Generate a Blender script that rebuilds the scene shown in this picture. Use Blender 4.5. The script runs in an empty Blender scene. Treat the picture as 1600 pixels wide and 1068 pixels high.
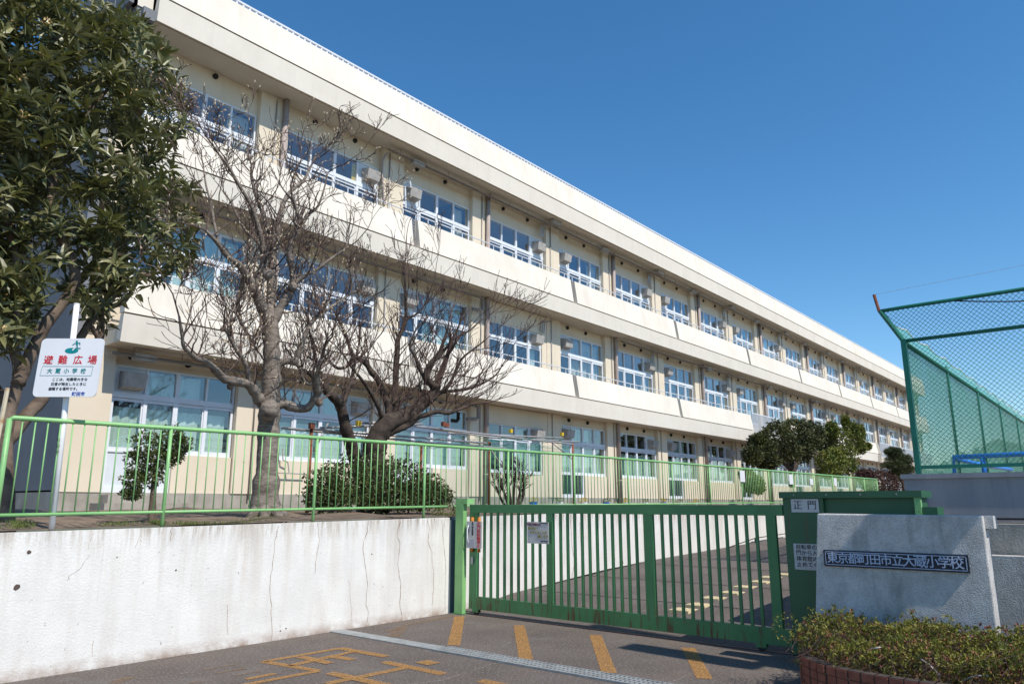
import bpy, math, random
from mathutils import Vector, Matrix
C = bpy.context.scene.collection
rnd = random.Random(7)

# ---------------------------------------------------------------- camera
PITCH, FX = math.asin(253/1188), 1160.75
AZ = math.radians(39.777)
FWD = Vector((math.cos(AZ)*math.cos(PITCH), math.sin(AZ)*math.cos(PITCH), math.sin(PITCH)))
RGT = Vector((math.sin(AZ), -math.cos(AZ), 0))
UPV = RGT.cross(FWD)
EYE = Vector((0, 0, 1.6))
cam_d = bpy.data.cameras.new('camera'); cam = bpy.data.objects.new('camera', cam_d); C.objects.link(cam)
cam_d.sensor_width = 36; cam_d.lens = FX/1600*36; cam_d.clip_start = 0.1; cam_d.clip_end = 5000
M = Matrix((RGT, UPV, -FWD)).transposed().to_4x4(); M.translation = EYE
cam.matrix_world = M
bpy.context.scene.camera = cam

# ---------------------------------------------------------------- light
SUN_EL, SUN_SKEW = math.radians(50.5), math.radians(5.5)      # sun stands over -Y, a little to -X
sdir = Vector((-math.sin(SUN_SKEW)*math.cos(SUN_EL), -math.cos(SUN_SKEW)*math.cos(SUN_EL), math.sin(SUN_EL)))
w = bpy.data.worlds.new('World'); bpy.context.scene.world = w; w.use_nodes = True
nt = w.node_tree; nt.nodes.clear()
sky = nt.nodes.new('ShaderNodeTexSky'); sky.sky_type = 'NISHITA'; sky.sun_disc = False
sky.sun_elevation = SUN_EL; sky.sun_rotation = math.atan2(sdir.x, sdir.y)
sky.altitude = 200; sky.air_density = 1.0; sky.dust_density = 0.15; sky.ozone_density = 3.0
bg = nt.nodes.new('ShaderNodeBackground'); bg.inputs[1].default_value = 0.13
wo = nt.nodes.new('ShaderNodeOutputWorld')
hsv = nt.nodes.new('ShaderNodeHueSaturation'); hsv.inputs['Saturation'].default_value = 1.26; hsv.inputs['Hue'].default_value = .496
nt.links.new(sky.outputs[0], hsv.inputs['Color']); nt.links.new(hsv.outputs[0], bg.inputs[0]); nt.links.new(bg.outputs[0], wo.inputs[0])
sl = bpy.data.lights.new('sun', 'SUN'); sl.energy = 3.9; sl.angle = math.radians(0.5); sl.color = (1, .935, .84)
so = bpy.data.objects.new('sun', sl); C.objects.link(so); so.location = (0, 0, 40)
so.rotation_euler = sdir.to_track_quat('Z', 'Y').to_euler()
vs = bpy.context.scene.view_settings
vs.view_transform = 'Standard'; vs.look = 'None'; vs.exposure = 0.36; vs.gamma = 1; vs.use_curve_mapping = False

# ---------------------------------------------------------------- helpers
def at(x, y, axis, val):
    """the point of the plane (axis = val) that photo pixel (x, y) shows: used to survey the place"""
    r = FWD + (x-800)/FX*RGT + (534-y)/FX*UPV
    t = (val-EYE[axis])/r[axis]
    return EYE + t*r
def aty(x, y, Y): return at(x, y, 1, Y)

class MB:
    def __init__(s): s.v = []; s.f = []
    def quad(s, a, b, c, d):
        n = len(s.v); s.v += [tuple(a), tuple(b), tuple(c), tuple(d)]; s.f.append((n, n+1, n+2, n+3)); return s
    def tri(s, a, b, c):
        n = len(s.v); s.v += [tuple(a), tuple(b), tuple(c)]; s.f.append((n, n+1, n+2)); return s
    def box(s, x0, y0, z0, x1, y1, z1):
        if x1 < x0: x0, x1 = x1, x0
        if y1 < y0: y0, y1 = y1, y0
        if z1 < z0: z0, z1 = z1, z0
        n = len(s.v)
        s.v += [(x0,y0,z0),(x1,y0,z0),(x1,y1,z0),(x0,y1,z0),(x0,y0,z1),(x1,y0,z1),(x1,y1,z1),(x0,y1,z1)]
        s.f += [(n,n+3,n+2,n+1),(n+4,n+5,n+6,n+7),(n,n+1,n+5,n+4),(n+1,n+2,n+6,n+5),(n+2,n+3,n+7,n+6),(n+3,n,n+4,n+7)]
        return s
    def obox(s, c, ax, ay, az):
        """box with centre c and half-axis vectors"""
        c, ax, ay, az = map(Vector, (c, ax, ay, az)); n = len(s.v)
        for k in (-1, 1):
            for i, j in ((-1,-1),(1,-1),(1,1),(-1,1)): s.v.append(tuple(c+ax*i+ay*j+az*k))
        s.f += [(n,n+3,n+2,n+1),(n+4,n+5,n+6,n+7),(n,n+1,n+5,n+4),(n+1,n+2,n+6,n+5),(n+2,n+3,n+7,n+6),(n+3,n,n+4,n+7)]
        return s
    def prism(s, poly, x0, x1, axis=0):
        """closed profile (a, b) swept along an axis"""
        n = len(s.v); k = len(poly)
        for x in (x0, x1):
            for a, b in poly:
                s.v.append((x, a, b) if axis == 0 else ((a, x, b) if axis == 1 else (a, b, x)))
        s.f.append(tuple(range(n+k-1, n-1, -1))); s.f.append(tuple(range(n+k, n+2*k)))
        for i in range(k):
            j = (i+1) % k; s.f.append((n+i, n+j, n+k+j, n+k+i))
        return s
    def tube(s, pts, rad, n=6, cap=True):
        pts = [Vector(p) for p in pts]
        if not isinstance(rad, (list, tuple)): rad = [rad]*len(pts)
        base = len(s.v); m = len(pts)
        d = (pts[1]-pts[0]).normalized()
        u = d.cross(Vector((0, 0, 1)))
        if u.length < .1: u = d.cross(Vector((0, 1, 0)))
        u.normalize()
        for i, p in enumerate(pts):
            if i == 0: t = pts[1]-pts[0]
            elif i == m-1: t = pts[-1]-pts[-2]
            else: t = pts[i+1]-pts[i-1]
            t.normalize(); u = (u - t*u.dot(t))
            if u.length < 1e-4: u = t.orthogonal()
            u.normalize(); v = t.cross(u)
            for k in range(n):
                a = 2*math.pi*k/n; s.v.append(tuple(p + (u*math.cos(a)+v*math.sin(a))*rad[i]))
        for i in range(m-1):
            for k in range(n):
                a = base+i*n+k; b = base+i*n+(k+1) % n
                s.f.append((a, b, b+n, a+n))
        if cap and n > 3:
            s.f.append(tuple(base+k for k in range(n-1, -1, -1))); s.f.append(tuple(base+(m-1)*n+k for k in range(n)))
        return s
    def build(s, name, mat, parent=None, label=None, cat=None, group=None, kind=None, smooth=False, origin=None):
        o0 = ORG.get(parent.name, Vector()) if parent else (Vector(origin) if origin is not None else Vector())
        me = bpy.data.meshes.new(name)
        me.from_pydata([(a[0]-o0[0], a[1]-o0[1], a[2]-o0[2]) for a in s.v], [], s.f); me.update()
        if mat: me.materials.append(mat)
        if smooth: me.shade_smooth()
        o = bpy.data.objects.new(name, me); C.objects.link(o)
        if parent: o.parent = parent
        elif origin is not None: o.location = o0
        ORG[o.name] = o0
        return tag(o, label, cat, group, kind)
ORG = {}
def tag(o, label=None, cat=None, group=None, kind=None):
    if label: o['label'] = label
    if cat: o['category'] = cat
    if group: o['group'] = group
    if kind: o['kind'] = kind
    return o
def thing(name, loc, label, cat, group=None):
    o = bpy.data.objects.new(name, None); C.objects.link(o); o.location = loc; o.empty_display_size = .2
    ORG[o.name] = Vector(loc); return tag(o, label, cat, group)
def inst(name, mesh, parent, pos, rot=None):
    """one more piece that shares its mesh"""
    o = bpy.data.objects.new(name, mesh); C.objects.link(o); o.parent = parent
    o.location = Vector(pos) - ORG[parent.name]
    if rot is not None: o.rotation_euler = rot
    ORG[o.name] = Vector(pos)
    return o
def mesh_of(mb, name, mat, smooth=False):
    me = bpy.data.meshes.new(name); me.from_pydata(mb.v, [], mb.f); me.update(); me.materials.append(mat)
    if smooth: me.shade_smooth()
    return me

def text_obj(name, body, size, mat, origin, xa, ya, parent, spacing=1.0, bold=0.0, vertical=False, sx=1.0, thick=.0015, lh=1.0):
    """lettering lying in the plane of xa / ya, centred on origin"""
    xa, ya = Vector(xa).normalized(), Vector(ya).normalized(); za = xa.cross(ya)
    cu = bpy.data.curves.new(name, 'FONT'); cu.body = '\n'.join(body) if vertical else body
    cu.size = size; cu.align_x = 'CENTER'; cu.align_y = 'CENTER'; cu.extrude = thick; cu.offset = bold*size
    cu.space_character = spacing; cu.space_line = lh; cu.resolution_u = 3
    to = bpy.data.objects.new(name, cu); C.objects.link(to)
    dg = bpy.context.evaluated_depsgraph_get()
    me = bpy.data.meshes.new_from_object(to.evaluated_get(dg))
    C.objects.unlink(to); bpy.data.objects.remove(to); me.materials.clear(); me.materials.append(mat)
    m = Matrix((xa*sx, ya, za)).transposed().to_4x4()
    me.transform(m); me.name = name
    o = inst(name, me, parent, Vector(origin)+za*.0022)
    return o

# ---------------------------------------------------------------- materials
def N(t, typ, **k):
    n = t.nodes.new(typ)
    for a, b in k.items():
        if hasattr(n, a): setattr(n, a, b)
        else: n.inputs[a.replace('_', ' ')].default_value = b
    return n
def rgba(c): return (c[0], c[1], c[2], 1)
def mat(name, col, rough=.8, col2=None, scale=3.0, detail=5, bump=0.0, bscale=60, spec=.3, metal=0, stretch=(1,1,1),
        contrast=(.35, .65), trans=None, island=0.0, coat=None):
    m = bpy.data.materials.new(name); m.use_nodes = True; t = m.node_tree; t.nodes.clear()
    out = N(t, 'ShaderNodeOutputMaterial'); b = N(t, 'ShaderNodeBsdfPrincipled')
    t.links.new(b.outputs[0], out.inputs[0])
    b.inputs['Roughness'].default_value = rough; b.inputs['Metallic'].default_value = metal
    b.inputs['Specular IOR Level'].default_value = spec
    tc = N(t, 'ShaderNodeNewGeometry'); mp = N(t, 'ShaderNodeMapping'); mp.inputs['Scale'].default_value = stretch
    t.links.new(tc.outputs['Position'], mp.inputs[0])
    nz = N(t, 'ShaderNodeTexNoise', Scale=scale, Detail=detail, Roughness=.6); t.links.new(mp.outputs[0], nz.inputs['Vector'])
    rp = N(t, 'ShaderNodeValToRGB'); rp.color_ramp.elements[0].position = contrast[0]; rp.color_ramp.elements[1].position = contrast[1]
    rp.color_ramp.elements[0].color = rgba(col); rp.color_ramp.elements[1].color = rgba(col2 or tuple(min(1, c*1.08) for c in col))
    t.links.new(nz.outputs[0], rp.inputs[0]); last = rp.outputs[0]
    if island:
        hs = N(t, 'ShaderNodeHueSaturation'); mr = N(t, 'ShaderNodeMapRange'); mr.inputs[3].default_value = 1-island; mr.inputs[4].default_value = 1+island
        t.links.new(tc.outputs['Random Per Island'], mr.inputs[0]); t.links.new(mr.outputs[0], hs.inputs['Value']); t.links.new(last, hs.inputs['Color'])
        mh = N(t, 'ShaderNodeMapRange'); mh.inputs[3].default_value = .5-island*.05; mh.inputs[4].default_value = .5+island*.03
        ml = N(t, 'ShaderNodeMath', operation='MULTIPLY'); ml.inputs[1].default_value = 7.31
        fr = N(t, 'ShaderNodeMath', operation='FRACT'); t.links.new(tc.outputs['Random Per Island'], ml.inputs[0]); t.links.new(ml.outputs[0], fr.inputs[0])
        t.links.new(fr.outputs[0], mh.inputs[0]); t.links.new(mh.outputs[0], hs.inputs['Hue']); last = hs.outputs[0]
    t.links.new(last, b.inputs['Base Color'])
    if bump:
        bn = N(t, 'ShaderNodeTexNoise', Scale=bscale, Detail=4); t.links.new(tc.outputs['Position'], bn.inputs['Vector'])
        bp = N(t, 'ShaderNodeBump', Strength=bump, Distance=.01); t.links.new(bn.outputs[0], bp.inputs['Height']); t.links.new(bp.outputs[0], b.inputs['Normal'])
    if trans:
        tr = N(t, 'ShaderNodeBsdfTranslucent'); tr.inputs[0].default_value = rgba(trans[0]); mx = N(t, 'ShaderNodeMixShader'); mx.inputs[0].default_value = trans[1]
        t.links.new(b.outputs[0], mx.inputs[1]); t.links.new(tr.outputs[0], mx.inputs[2]); t.links.new(mx.outputs[0], out.inputs[0])
    m['_'] = 1
    return m
def overlay(m, col, build_mask):
    """lay a wear colour over a material's base colour through a mask made by build_mask(tree, position socket)"""
    t = m.node_tree; b = next(n for n in t.nodes if n.type == 'BSDF_PRINCIPLED')
    src = b.inputs['Base Color'].links[0].from_socket
    g = N(t, 'ShaderNodeNewGeometry'); k = build_mask(t, g.outputs['Position'])
    mx = N(t, 'ShaderNodeMix', data_type='RGBA'); mx.inputs[7].default_value = rgba(col)
    t.links.new(k, mx.inputs[0]); t.links.new(src, mx.inputs[6]); t.links.new(mx.outputs[2], b.inputs['Base Color'])
def noise_mask(scale, lo, hi, stretch=(1,1,1), amount=1.0, zramp=None, detail=5):
    def f(t, pos):
        mp = N(t, 'ShaderNodeMapping'); mp.inputs['Scale'].default_value = stretch; t.links.new(pos, mp.inputs[0])
        nz = N(t, 'ShaderNodeTexNoise', Scale=scale, Detail=detail, Roughness=.65); t.links.new(mp.outputs[0], nz.inputs['Vector'])
        mr = N(t, 'ShaderNodeMapRange'); mr.inputs[1].default_value = lo; mr.inputs[2].default_value = hi; mr.inputs[4].default_value = amount
        t.links.new(nz.outputs[0], mr.inputs[0]); o = mr.outputs[0]
        if zramp:
            sp = N(t, 'ShaderNodeSeparateXYZ'); t.links.new(pos, sp.inputs[0])
            m2 = N(t, 'ShaderNodeMapRange'); m2.inputs[1].default_value = zramp[0]; m2.inputs[2].default_value = zramp[1]
            t.links.new(sp.outputs[2], m2.inputs[0])
            mm = N(t, 'ShaderNodeMath', operation='MULTIPLY'); t.links.new(o, mm.inputs[0]); t.links.new(m2.outputs[0], mm.inputs[1]); o = mm.outputs[0]
        return o
    return f

cream = mat('cream_render', (.72,.665,.575), .85, (.77,.71,.62), scale=.7, bump=.15, bscale=90)
overlay(cream, (.50,.45,.38), noise_mask(1.2, .50, .8, (2.2,2.2,.10), .45))
overlay(cream, (.58,.53,.46), noise_mask(.6, .48, .62, (1,1,1), .35, detail=8))
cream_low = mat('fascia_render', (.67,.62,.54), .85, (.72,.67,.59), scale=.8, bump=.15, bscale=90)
overlay(cream_low, (.45,.41,.35), noise_mask(1.6, .5, .78, (2,2,.15), .22))
tan = mat('tan_render', (.66,.575,.45), .85, (.70,.615,.49), scale=1.0, bump=.15, bscale=80)
overlay(tan, (.42,.36,.28), noise_mask(1.1, .55, .8, (1.5,1.5,.2), .3))
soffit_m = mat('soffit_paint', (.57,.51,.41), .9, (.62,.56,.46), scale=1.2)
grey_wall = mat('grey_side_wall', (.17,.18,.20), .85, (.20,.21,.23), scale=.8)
conc = mat('rough_concrete', (.30,.275,.24), .9, (.40,.37,.33), scale=2.2, bump=.5, bscale=40)
overlay(conc, (.13,.12,.10), noise_mask(1.5, .5, .75, (2,2,.5), .6))
white_wall = mat('white_painted_wall', (.69,.67,.635), .85, (.76,.74,.705), scale=2.2, bump=.45, bscale=60)
overlay(white_wall, (.42,.40,.38), noise_mask(1.0, .50, .80, (2.6,2.6,.5), .75, (.3, 1.35)))
overlay(white_wall, (.27,.20,.14), noise_mask(7, .46, .66, (3,3,.30), .9, (1.12, 1.42)))
overlay(white_wall, (.50,.42,.33), noise_mask(2.2, .50, .66, (3,3,.12), .55, (.1, 1.5)))
overlay(white_wall, (.30,.20,.14), noise_mask(6, .30, .62, (1,1,1), 1.0, (.13, -.01)))
overlay(white_wall, (.50,.43,.38), noise_mask(1.6, .46, .72, (2.2,2.2,.4), .6, (.75, .0)))
overlay(white_wall, (.22,.20,.19), noise_mask(20, .67, .71, (1,1,.8), .7))
overlay(white_wall, (.55,.53,.50), noise_mask(90, .55, .75, (1,1,1), .4))
stone = mat('rough_white_stone', (.46,.445,.43), .9, (.62,.605,.59), scale=5, bump=1.0, bscale=85)
overlay(stone, (.17,.165,.16), noise_mask(3.0, .52, .72, (1,1.2,.35), .75))
overlay(stone, (.26,.24,.23), noise_mask(75, .48, .68, (1,1,1), .6))
asphalt = mat('asphalt', (.098,.078,.066), .9, (.145,.118,.100), scale=1.1, bump=.9, bscale=120, contrast=(.3,.7))
overlay(asphalt, (.34,.31,.29), noise_mask(42, .53, .66, (1,1,1), .8, detail=6))
overlay(asphalt, (.19,.175,.16), noise_mask(1.8, .55, .72, (1,1,1), .55, detail=8))
overlay(asphalt, (.20,.14,.10), noise_mask(1.1, .52, .75, (.6,1.4,1), .35))
asphalt2 = mat('driveway_asphalt', (.105,.086,.074), .9, (.145,.12,.105), scale=.9, bump=.8, bscale=120)
overlay(asphalt2, (.27,.25,.23), noise_mask(34, .53, .68, (1,1,1), .6, detail=6))
soil = mat('bare_soil', (.125,.09,.065), .95, (.23,.175,.13), scale=3.5, bump=1.0, bscale=30)
ground_m = mat('far_ground', (.14,.13,.09), .95, (.10,.12,.06), scale=.05)
alu = mat('white_aluminium', (.66,.69,.74), .35, spec=.5)
alu_panel = mat('pale_panel', (.58,.62,.66), .5, spec=.4)
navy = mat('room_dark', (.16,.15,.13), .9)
steel = mat('galvanised_pipe', (.46,.45,.44), .45, (.36,.34,.33), scale=9, metal=.35)
pipe_m = mat('mauve_downpipe', (.33,.275,.25), .6, (.38,.32,.30), scale=4)
grating = mat('drain_steel', (.24,.25,.245), .7, (.33,.34,.335), scale=8, metal=.1)
hood_m = mat('vent_hood_paint', (.44,.42,.40), .6, (.33,.31,.285), scale=5)
hung_m = mat('brown_hung_pipe', (.27,.235,.205), .6, (.20,.17,.15), scale=3)
black = mat('black_rubber', (.02,.02,.02), .6)
fence_g = mat('light_green_paint', (.20,.43,.16), .45, (.25,.50,.19), scale=4, spec=.5)
overlay(fence_g, (.16,.06,.03), noise_mask(18, .66, .70, (1,1,1), 1.0))
gate_g = mat('dark_green_paint', (.042,.175,.06), .45, (.06,.215,.08), scale=2.5, spec=.5)
overlay(gate_g, (.10,.035,.015), noise_mask(5, .52, .62, (5,5,.4), 1.0, (.45, .15)))
overlay(gate_g, (.09,.04,.02), noise_mask(12, .68, .73, (1,1,1), .9))
box_g = mat('gate_housing_paint', (.022,.095,.040), .45, (.03,.12,.05), scale=1.5, spec=.5)
overlay(box_g, (.12,.05,.02), noise_mask(2.2, .60, .72, (4,4,.3), .7))
net_g = mat('backstop_green', (.008,.13,.09), .5, (.012,.17,.12), scale=3, spec=.4)
blue_m = mat('blue_rail_paint', (.02,.16,.55), .4, (.03,.2,.62), scale=3)
plate_w = mat('white_sign_face', (.72,.73,.76), .4, spec=.4)
plate_g = mat('grey_sign_face', (.50,.48,.47), .6, (.56,.54,.53), scale=12)
red = mat('red_lettering', (.55,.02,.03), .5); teal = mat('teal_lettering', (.0,.22,.24), .5)
ink = mat('dark_lettering', (.02,.02,.025), .5); blue_t = mat('blue_lettering', (.02,.07,.35), .5)
ochre_t = mat('ochre_lettering', (.33,.26,.04), .5); maroon_t = mat('maroon_lettering', (.16,.03,.05), .5)
plaque_m = mat('black_plaque', (.008,.012,.028), .4, spec=.4); plaque_l = mat('blue_white_inlay', (.42,.48,.62), .6)
white_p = mat('white_pole_paint', (.84,.83,.83), .4, spec=.5)
rust = mat('rusty_post', (.17,.055,.03), .8, (.26,.09,.05), scale=12)
orange_w = mat('orange_log', (.55,.20,.03), .6, (.42,.13,.02), scale=8)
brick_m = mat('red_brown_brick', (.19,.060,.038), .8, (.27,.095,.06), scale=9, bump=.6, bscale=60, island=0)
mortar = mat('dark_mortar', (.05,.04,.035), .95, (.08,.06,.05), scale=10)
crack_m = mat('rusty_crack', (.26,.185,.14), .95, (.52,.43,.36), scale=9, contrast=(.4,.6))
bark_g = mat('grey_magnolia_bark', (.13,.105,.088), .9, (.27,.23,.195), scale=9, bump=1, bscale=30, stretch=(1,1,2.5))
overlay(bark_g, (.07,.055,.045), noise_mask(4, .56, .68, (1,1,3), .7))
bark_d = mat('dark_plum_bark', (.028,.021,.018), .95, (.085,.063,.05), scale=8, bump=1, bscale=25)
bark_l = mat('brown_loquat_bark', (.085,.062,.048), .9, (.19,.145,.11), scale=6, bump=.8, bscale=25)
twig_g = mat('magnolia_twig', (.085,.058,.05), .8, (.15,.105,.085), scale=10); twig_d = mat('plum_twig', (.055,.034,.028), .8, (.11,.068,.055), scale=10)
bud_m = mat('cream_bud', (.50,.40,.28), .8, (.60,.50,.36), scale=20)
loq = mat('loquat_leaf', (.070,.082,.026), .40, (.20,.20,.085), scale=2.2, spec=.5, island=.5, trans=((.18,.20,.04), .16))
flower = mat('loquat_blossom', (.55,.36,.16), .8, (.62,.44,.22), scale=30)
shrub_m = mat('shrub_leaf', (.045,.062,.018), .4, (.10,.12,.035), scale=4, spec=.5, island=.4, trans=((.12,.16,.03), .15))
dark_leaf = mat('far_evergreen_leaf', (.035,.046,.018), .5, (.11,.115,.035), scale=1.3, island=.4)
lime_leaf = mat('far_bushy_leaf', (.075,.105,.016), .5, (.19,.20,.035), scale=1.1, island=.4)
pine_leaf = mat('pine_needles', (.03,.045,.015), .6, (.07,.085,.03), scale=1.5, island=.35)
redbush = mat('clipped_red_bush', (.085,.045,.035), .8, (.14,.08,.06), scale=4, island=.35)
azal = mat('azalea_leaf', (.085,.11,.022), .55, (.26,.24,.04), scale=5, island=.5, trans=((.25,.25,.04), .2))
azal_r = mat('azalea_red_leaf', (.16,.06,.035), .6, (.26,.12,.05), scale=6, island=.4)
grass_m = mat('moss_grass', (.07,.11,.025), .9, (.15,.17,.05), scale=10, island=.3)
hill_m = mat('hazed_wooded_hill', (.12,.15,.13), .95, (.20,.22,.19), scale=.06, detail=9, contrast=(.4,.6))  # distance haze is mixed into this pale colour
rope = mat('pale_rope', (.55,.55,.5), .8); tile_y = mat('yellow_tactile_tile', (.58,.48,.28), .8, (.70,.60,.40), scale=40)
curtain_m = mat('mint_curtain', (.58,.80,.70), .9, (.66,.86,.77), scale=2, trans=((.55,.78,.68), .25))
curtain_w = mat('pale_curtain', (.55,.60,.50), .9, (.62,.66,.56), scale=2, trans=((.5,.55,.45), .3))
blueplast = mat('blue_plastic', (.01,.09,.5), .4); yellow_p = mat('yellow_paper', (.6,.42,.03), .7)
cwall = mat('blue_grey_concrete', (.21,.225,.255), .85, (.29,.30,.325), scale=.9, bump=.2, stretch=(1,2,.25))
overlay(cwall, (.13,.10,.10), noise_mask(1.5, .55, .75, (1,2,.15), .5))

def glass_mat(name, tint, gl=.13):
    m = bpy.data.materials.new(name); m.use_nodes = True; t = m.node_tree; t.nodes.clear()
    out = N(t, 'ShaderNodeOutputMaterial'); tr = N(t, 'ShaderNodeBsdfTransparent'); tr.inputs[0].default_value = rgba(tint)
    g = N(t, 'ShaderNodeBsdfGlossy', Roughness=.02); g.inputs[0].default_value = (.9,.95,1,1)
    lw = N(t, 'ShaderNodeLayerWeight', Blend=.5); fr = N(t, 'ShaderNodeMath', operation='POWER'); fr.inputs[1].default_value = 3.5; t.links.new(lw.outputs['Facing'], fr.inputs[0]); ad = N(t, 'ShaderNodeMath', operation='ADD'); ad.inputs[1].default_value = gl
    nz = N(t, 'ShaderNodeTexNoise', Scale=.8, Detail=1); ge = N(t, 'ShaderNodeNewGeometry'); bp = N(t, 'ShaderNodeBump', Strength=.05, Distance=.05)
    t.links.new(ge.outputs['Position'], nz.inputs['Vector']); t.links.new(nz.outputs[0], bp.inputs['Height']); t.links.new(bp.outputs[0], g.inputs['Normal'])
    mx = N(t, 'ShaderNodeMixShader'); t.links.new(fr.outputs[0], ad.inputs[0]); t.links.new(ad.outputs[0], mx.inputs[0])
    t.links.new(tr.outputs[0], mx.inputs[1]); t.links.new(g.outputs[0], mx.inputs[2]); t.links.new(mx.outputs[0], out.inputs[0]); return m
glass = glass_mat('window_glass', (.97,.98,.985), .095)
glass_door = glass_mat('door_glass', (.85,.9,.93), .08)
def worn_paint(name, col, lo=.42, hi=.62, scale=30):
    m = mat(name, col, .8, tuple(c*1.15 for c in col), scale=20, bump=.6, bscale=110); t = m.node_tree
    out = next(n for n in t.nodes if n.type == 'OUTPUT_MATERIAL'); b = next(n for n in t.nodes if n.type == 'BSDF_PRINCIPLED')
    g = N(t, 'ShaderNodeNewGeometry'); k = noise_mask(scale, lo, hi, detail=8)(t, g.outputs['Position'])
    tr = N(t, 'ShaderNodeBsdfTransparent'); mx = N(t, 'ShaderNodeMixShader'); t.links.new(k, mx.inputs[0])
    t.links.new(b.outputs[0], mx.inputs[1]); t.links.new(tr.outputs[0], mx.inputs[2]); t.links.new(mx.outputs[0], out.inputs[0]); return m
road_paint = worn_paint('orange_road_paint', (.38,.20,.065), .41, .70, 60)
road_faded = worn_paint('faded_orange_road_paint', (.26,.16,.09), .34, .58, 60)
worn_pale = worn_paint('pale_crack_filler', (.30,.26,.22), .40, .60, 30)
def net_mat(name, col, k):
    m = bpy.data.materials.new(name); m.use_nodes = True; t = m.node_tree; t.nodes.clear()
    out = N(t, 'ShaderNodeOutputMaterial'); tr = N(t, 'ShaderNodeBsdfTransparent'); d = N(t, 'ShaderNodeBsdfDiffuse'); d.inputs[0].default_value = rgba(col)
    nz = N(t, 'ShaderNodeTexNoise', Scale=.9, Detail=3); g = N(t, 'ShaderNodeNewGeometry'); t.links.new(g.outputs['Position'], nz.inputs['Vector'])
    mr = N(t, 'ShaderNodeMapRange'); mr.inputs[1].default_value = .3; mr.inputs[2].default_value = .7; mr.inputs[3].default_value = k*.8; mr.inputs[4].default_value = k*1.2
    mx = N(t, 'ShaderNodeMixShader'); t.links.new(nz.outputs[0], mr.inputs[0]); t.links.new(mr.outputs[0], mx.inputs[0])
    t.links.new(tr.outputs[0], mx.inputs[1]); t.links.new(d.outputs[0], mx.inputs[2]); t.links.new(mx.outputs[0], out.inputs[0]); return m
fine_net = net_mat('fine_green_net', (.11,.34,.26), .54)
thin_net = net_mat('thin_green_net', (.02,.17,.12), .22)

# ================================================================ SETTING: ground
def zd(x):   # height of the driveway
    K = [(-99,0),(8.6,.0),(9.4,.09),(9.9,.16),(11.2,.25),(14.1,.42),(22.1,.64),(34,1.0),(50,1.4),(200,1.4)]
    for (a,b),(c,d) in zip(K, K[1:]):
        if x <= c: return b+(d-b)*(x-a)/(c-a)
    return 1.4
def zw(x):   # top of the white wall
    return 1.33+.0105*(x-2) if x < 12 else 1.435
MB().quad((-3000,-3000,-.3),(3000,-3000,-.3),(3000,3000,-.3),(-3000,3000,-.3)).build('ground', ground_m, kind='structure')
street = MB().quad((-40,-40,0),(8.6,-40,0),(8.6,8.25,0),(-40,8.25,0)).build('street', asphalt, kind='structure')
xs = [8.6,9,9.4,9.9,10.5,11.2,12.5,14.1,18,22.1,34,50,100]
g = MB()
for a, b in zip(xs, xs[1:]):
    g.quad((a,-40 if b <= 14.2 else 3.1,zd(a)),(b,-40 if b <= 14.2 else 3.1,zd(b)),(b,8.25,zd(b)),(a,8.25,zd(a)))
driveway = g.build('driveway', asphalt2, kind='structure')
g = MB()
nx, ny = 60, 16
import math as _m
def zs(x, y):
    t = min(1, max(0, (y-8.35)/6)); edge = zw(x)+.015
    return edge+(1.47-edge)*t + (.05*_m.sin(x*1.7+y)*_m.sin(y*1.3+x*.4)+.03*_m.sin(x*4.1)*_m.sin(y*3.3))*min(1, max(0, (y-8.4)*2))
for i in range(nx):
    for j in range(ny):
        xa, xb = -20+i*1.0, -20+(i+1)*1.0; ya, yb = 8.36+j*.62, 8.36+(j+1)*.62
        g.quad((xa,ya,zs(xa,ya)),(xb,ya,zs(xb,ya)),(xb,yb,zs(xb,yb)),(xa,yb,zs(xa,yb)))
g.quad((40,8.36,1.45),(140,8.36,1.45),(140,18.3,1.45),(40,18.3,1.45))
g.quad((-40,18.28,1.44),(6.3,18.28,1.44),(6.3,40,1.44),(-40,40,1.44))
g.build('raised_bed', soil, kind='structure')
MB().quad((14.7,-60,1.93),(200,-60,1.93),(200,3.0,1.93),(14.7,3.0,1.93)).build('playing_field', mat('field_soil', (.30,.24,.17), .95, (.36,.29,.21), scale=1), kind='structure')
# faint joints across the driveway
for x in (10.3,12.0,13.9,16.2,19.5,24):
    MB().quad((x,3.2,zd(x)+.004),(x+.03,3.2,zd(x+.03)+.004),(x+.03,8.2,zd(x+.03)+.004),(x,8.2,zd(x)+.004)).build('joint', black, driveway)
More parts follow.
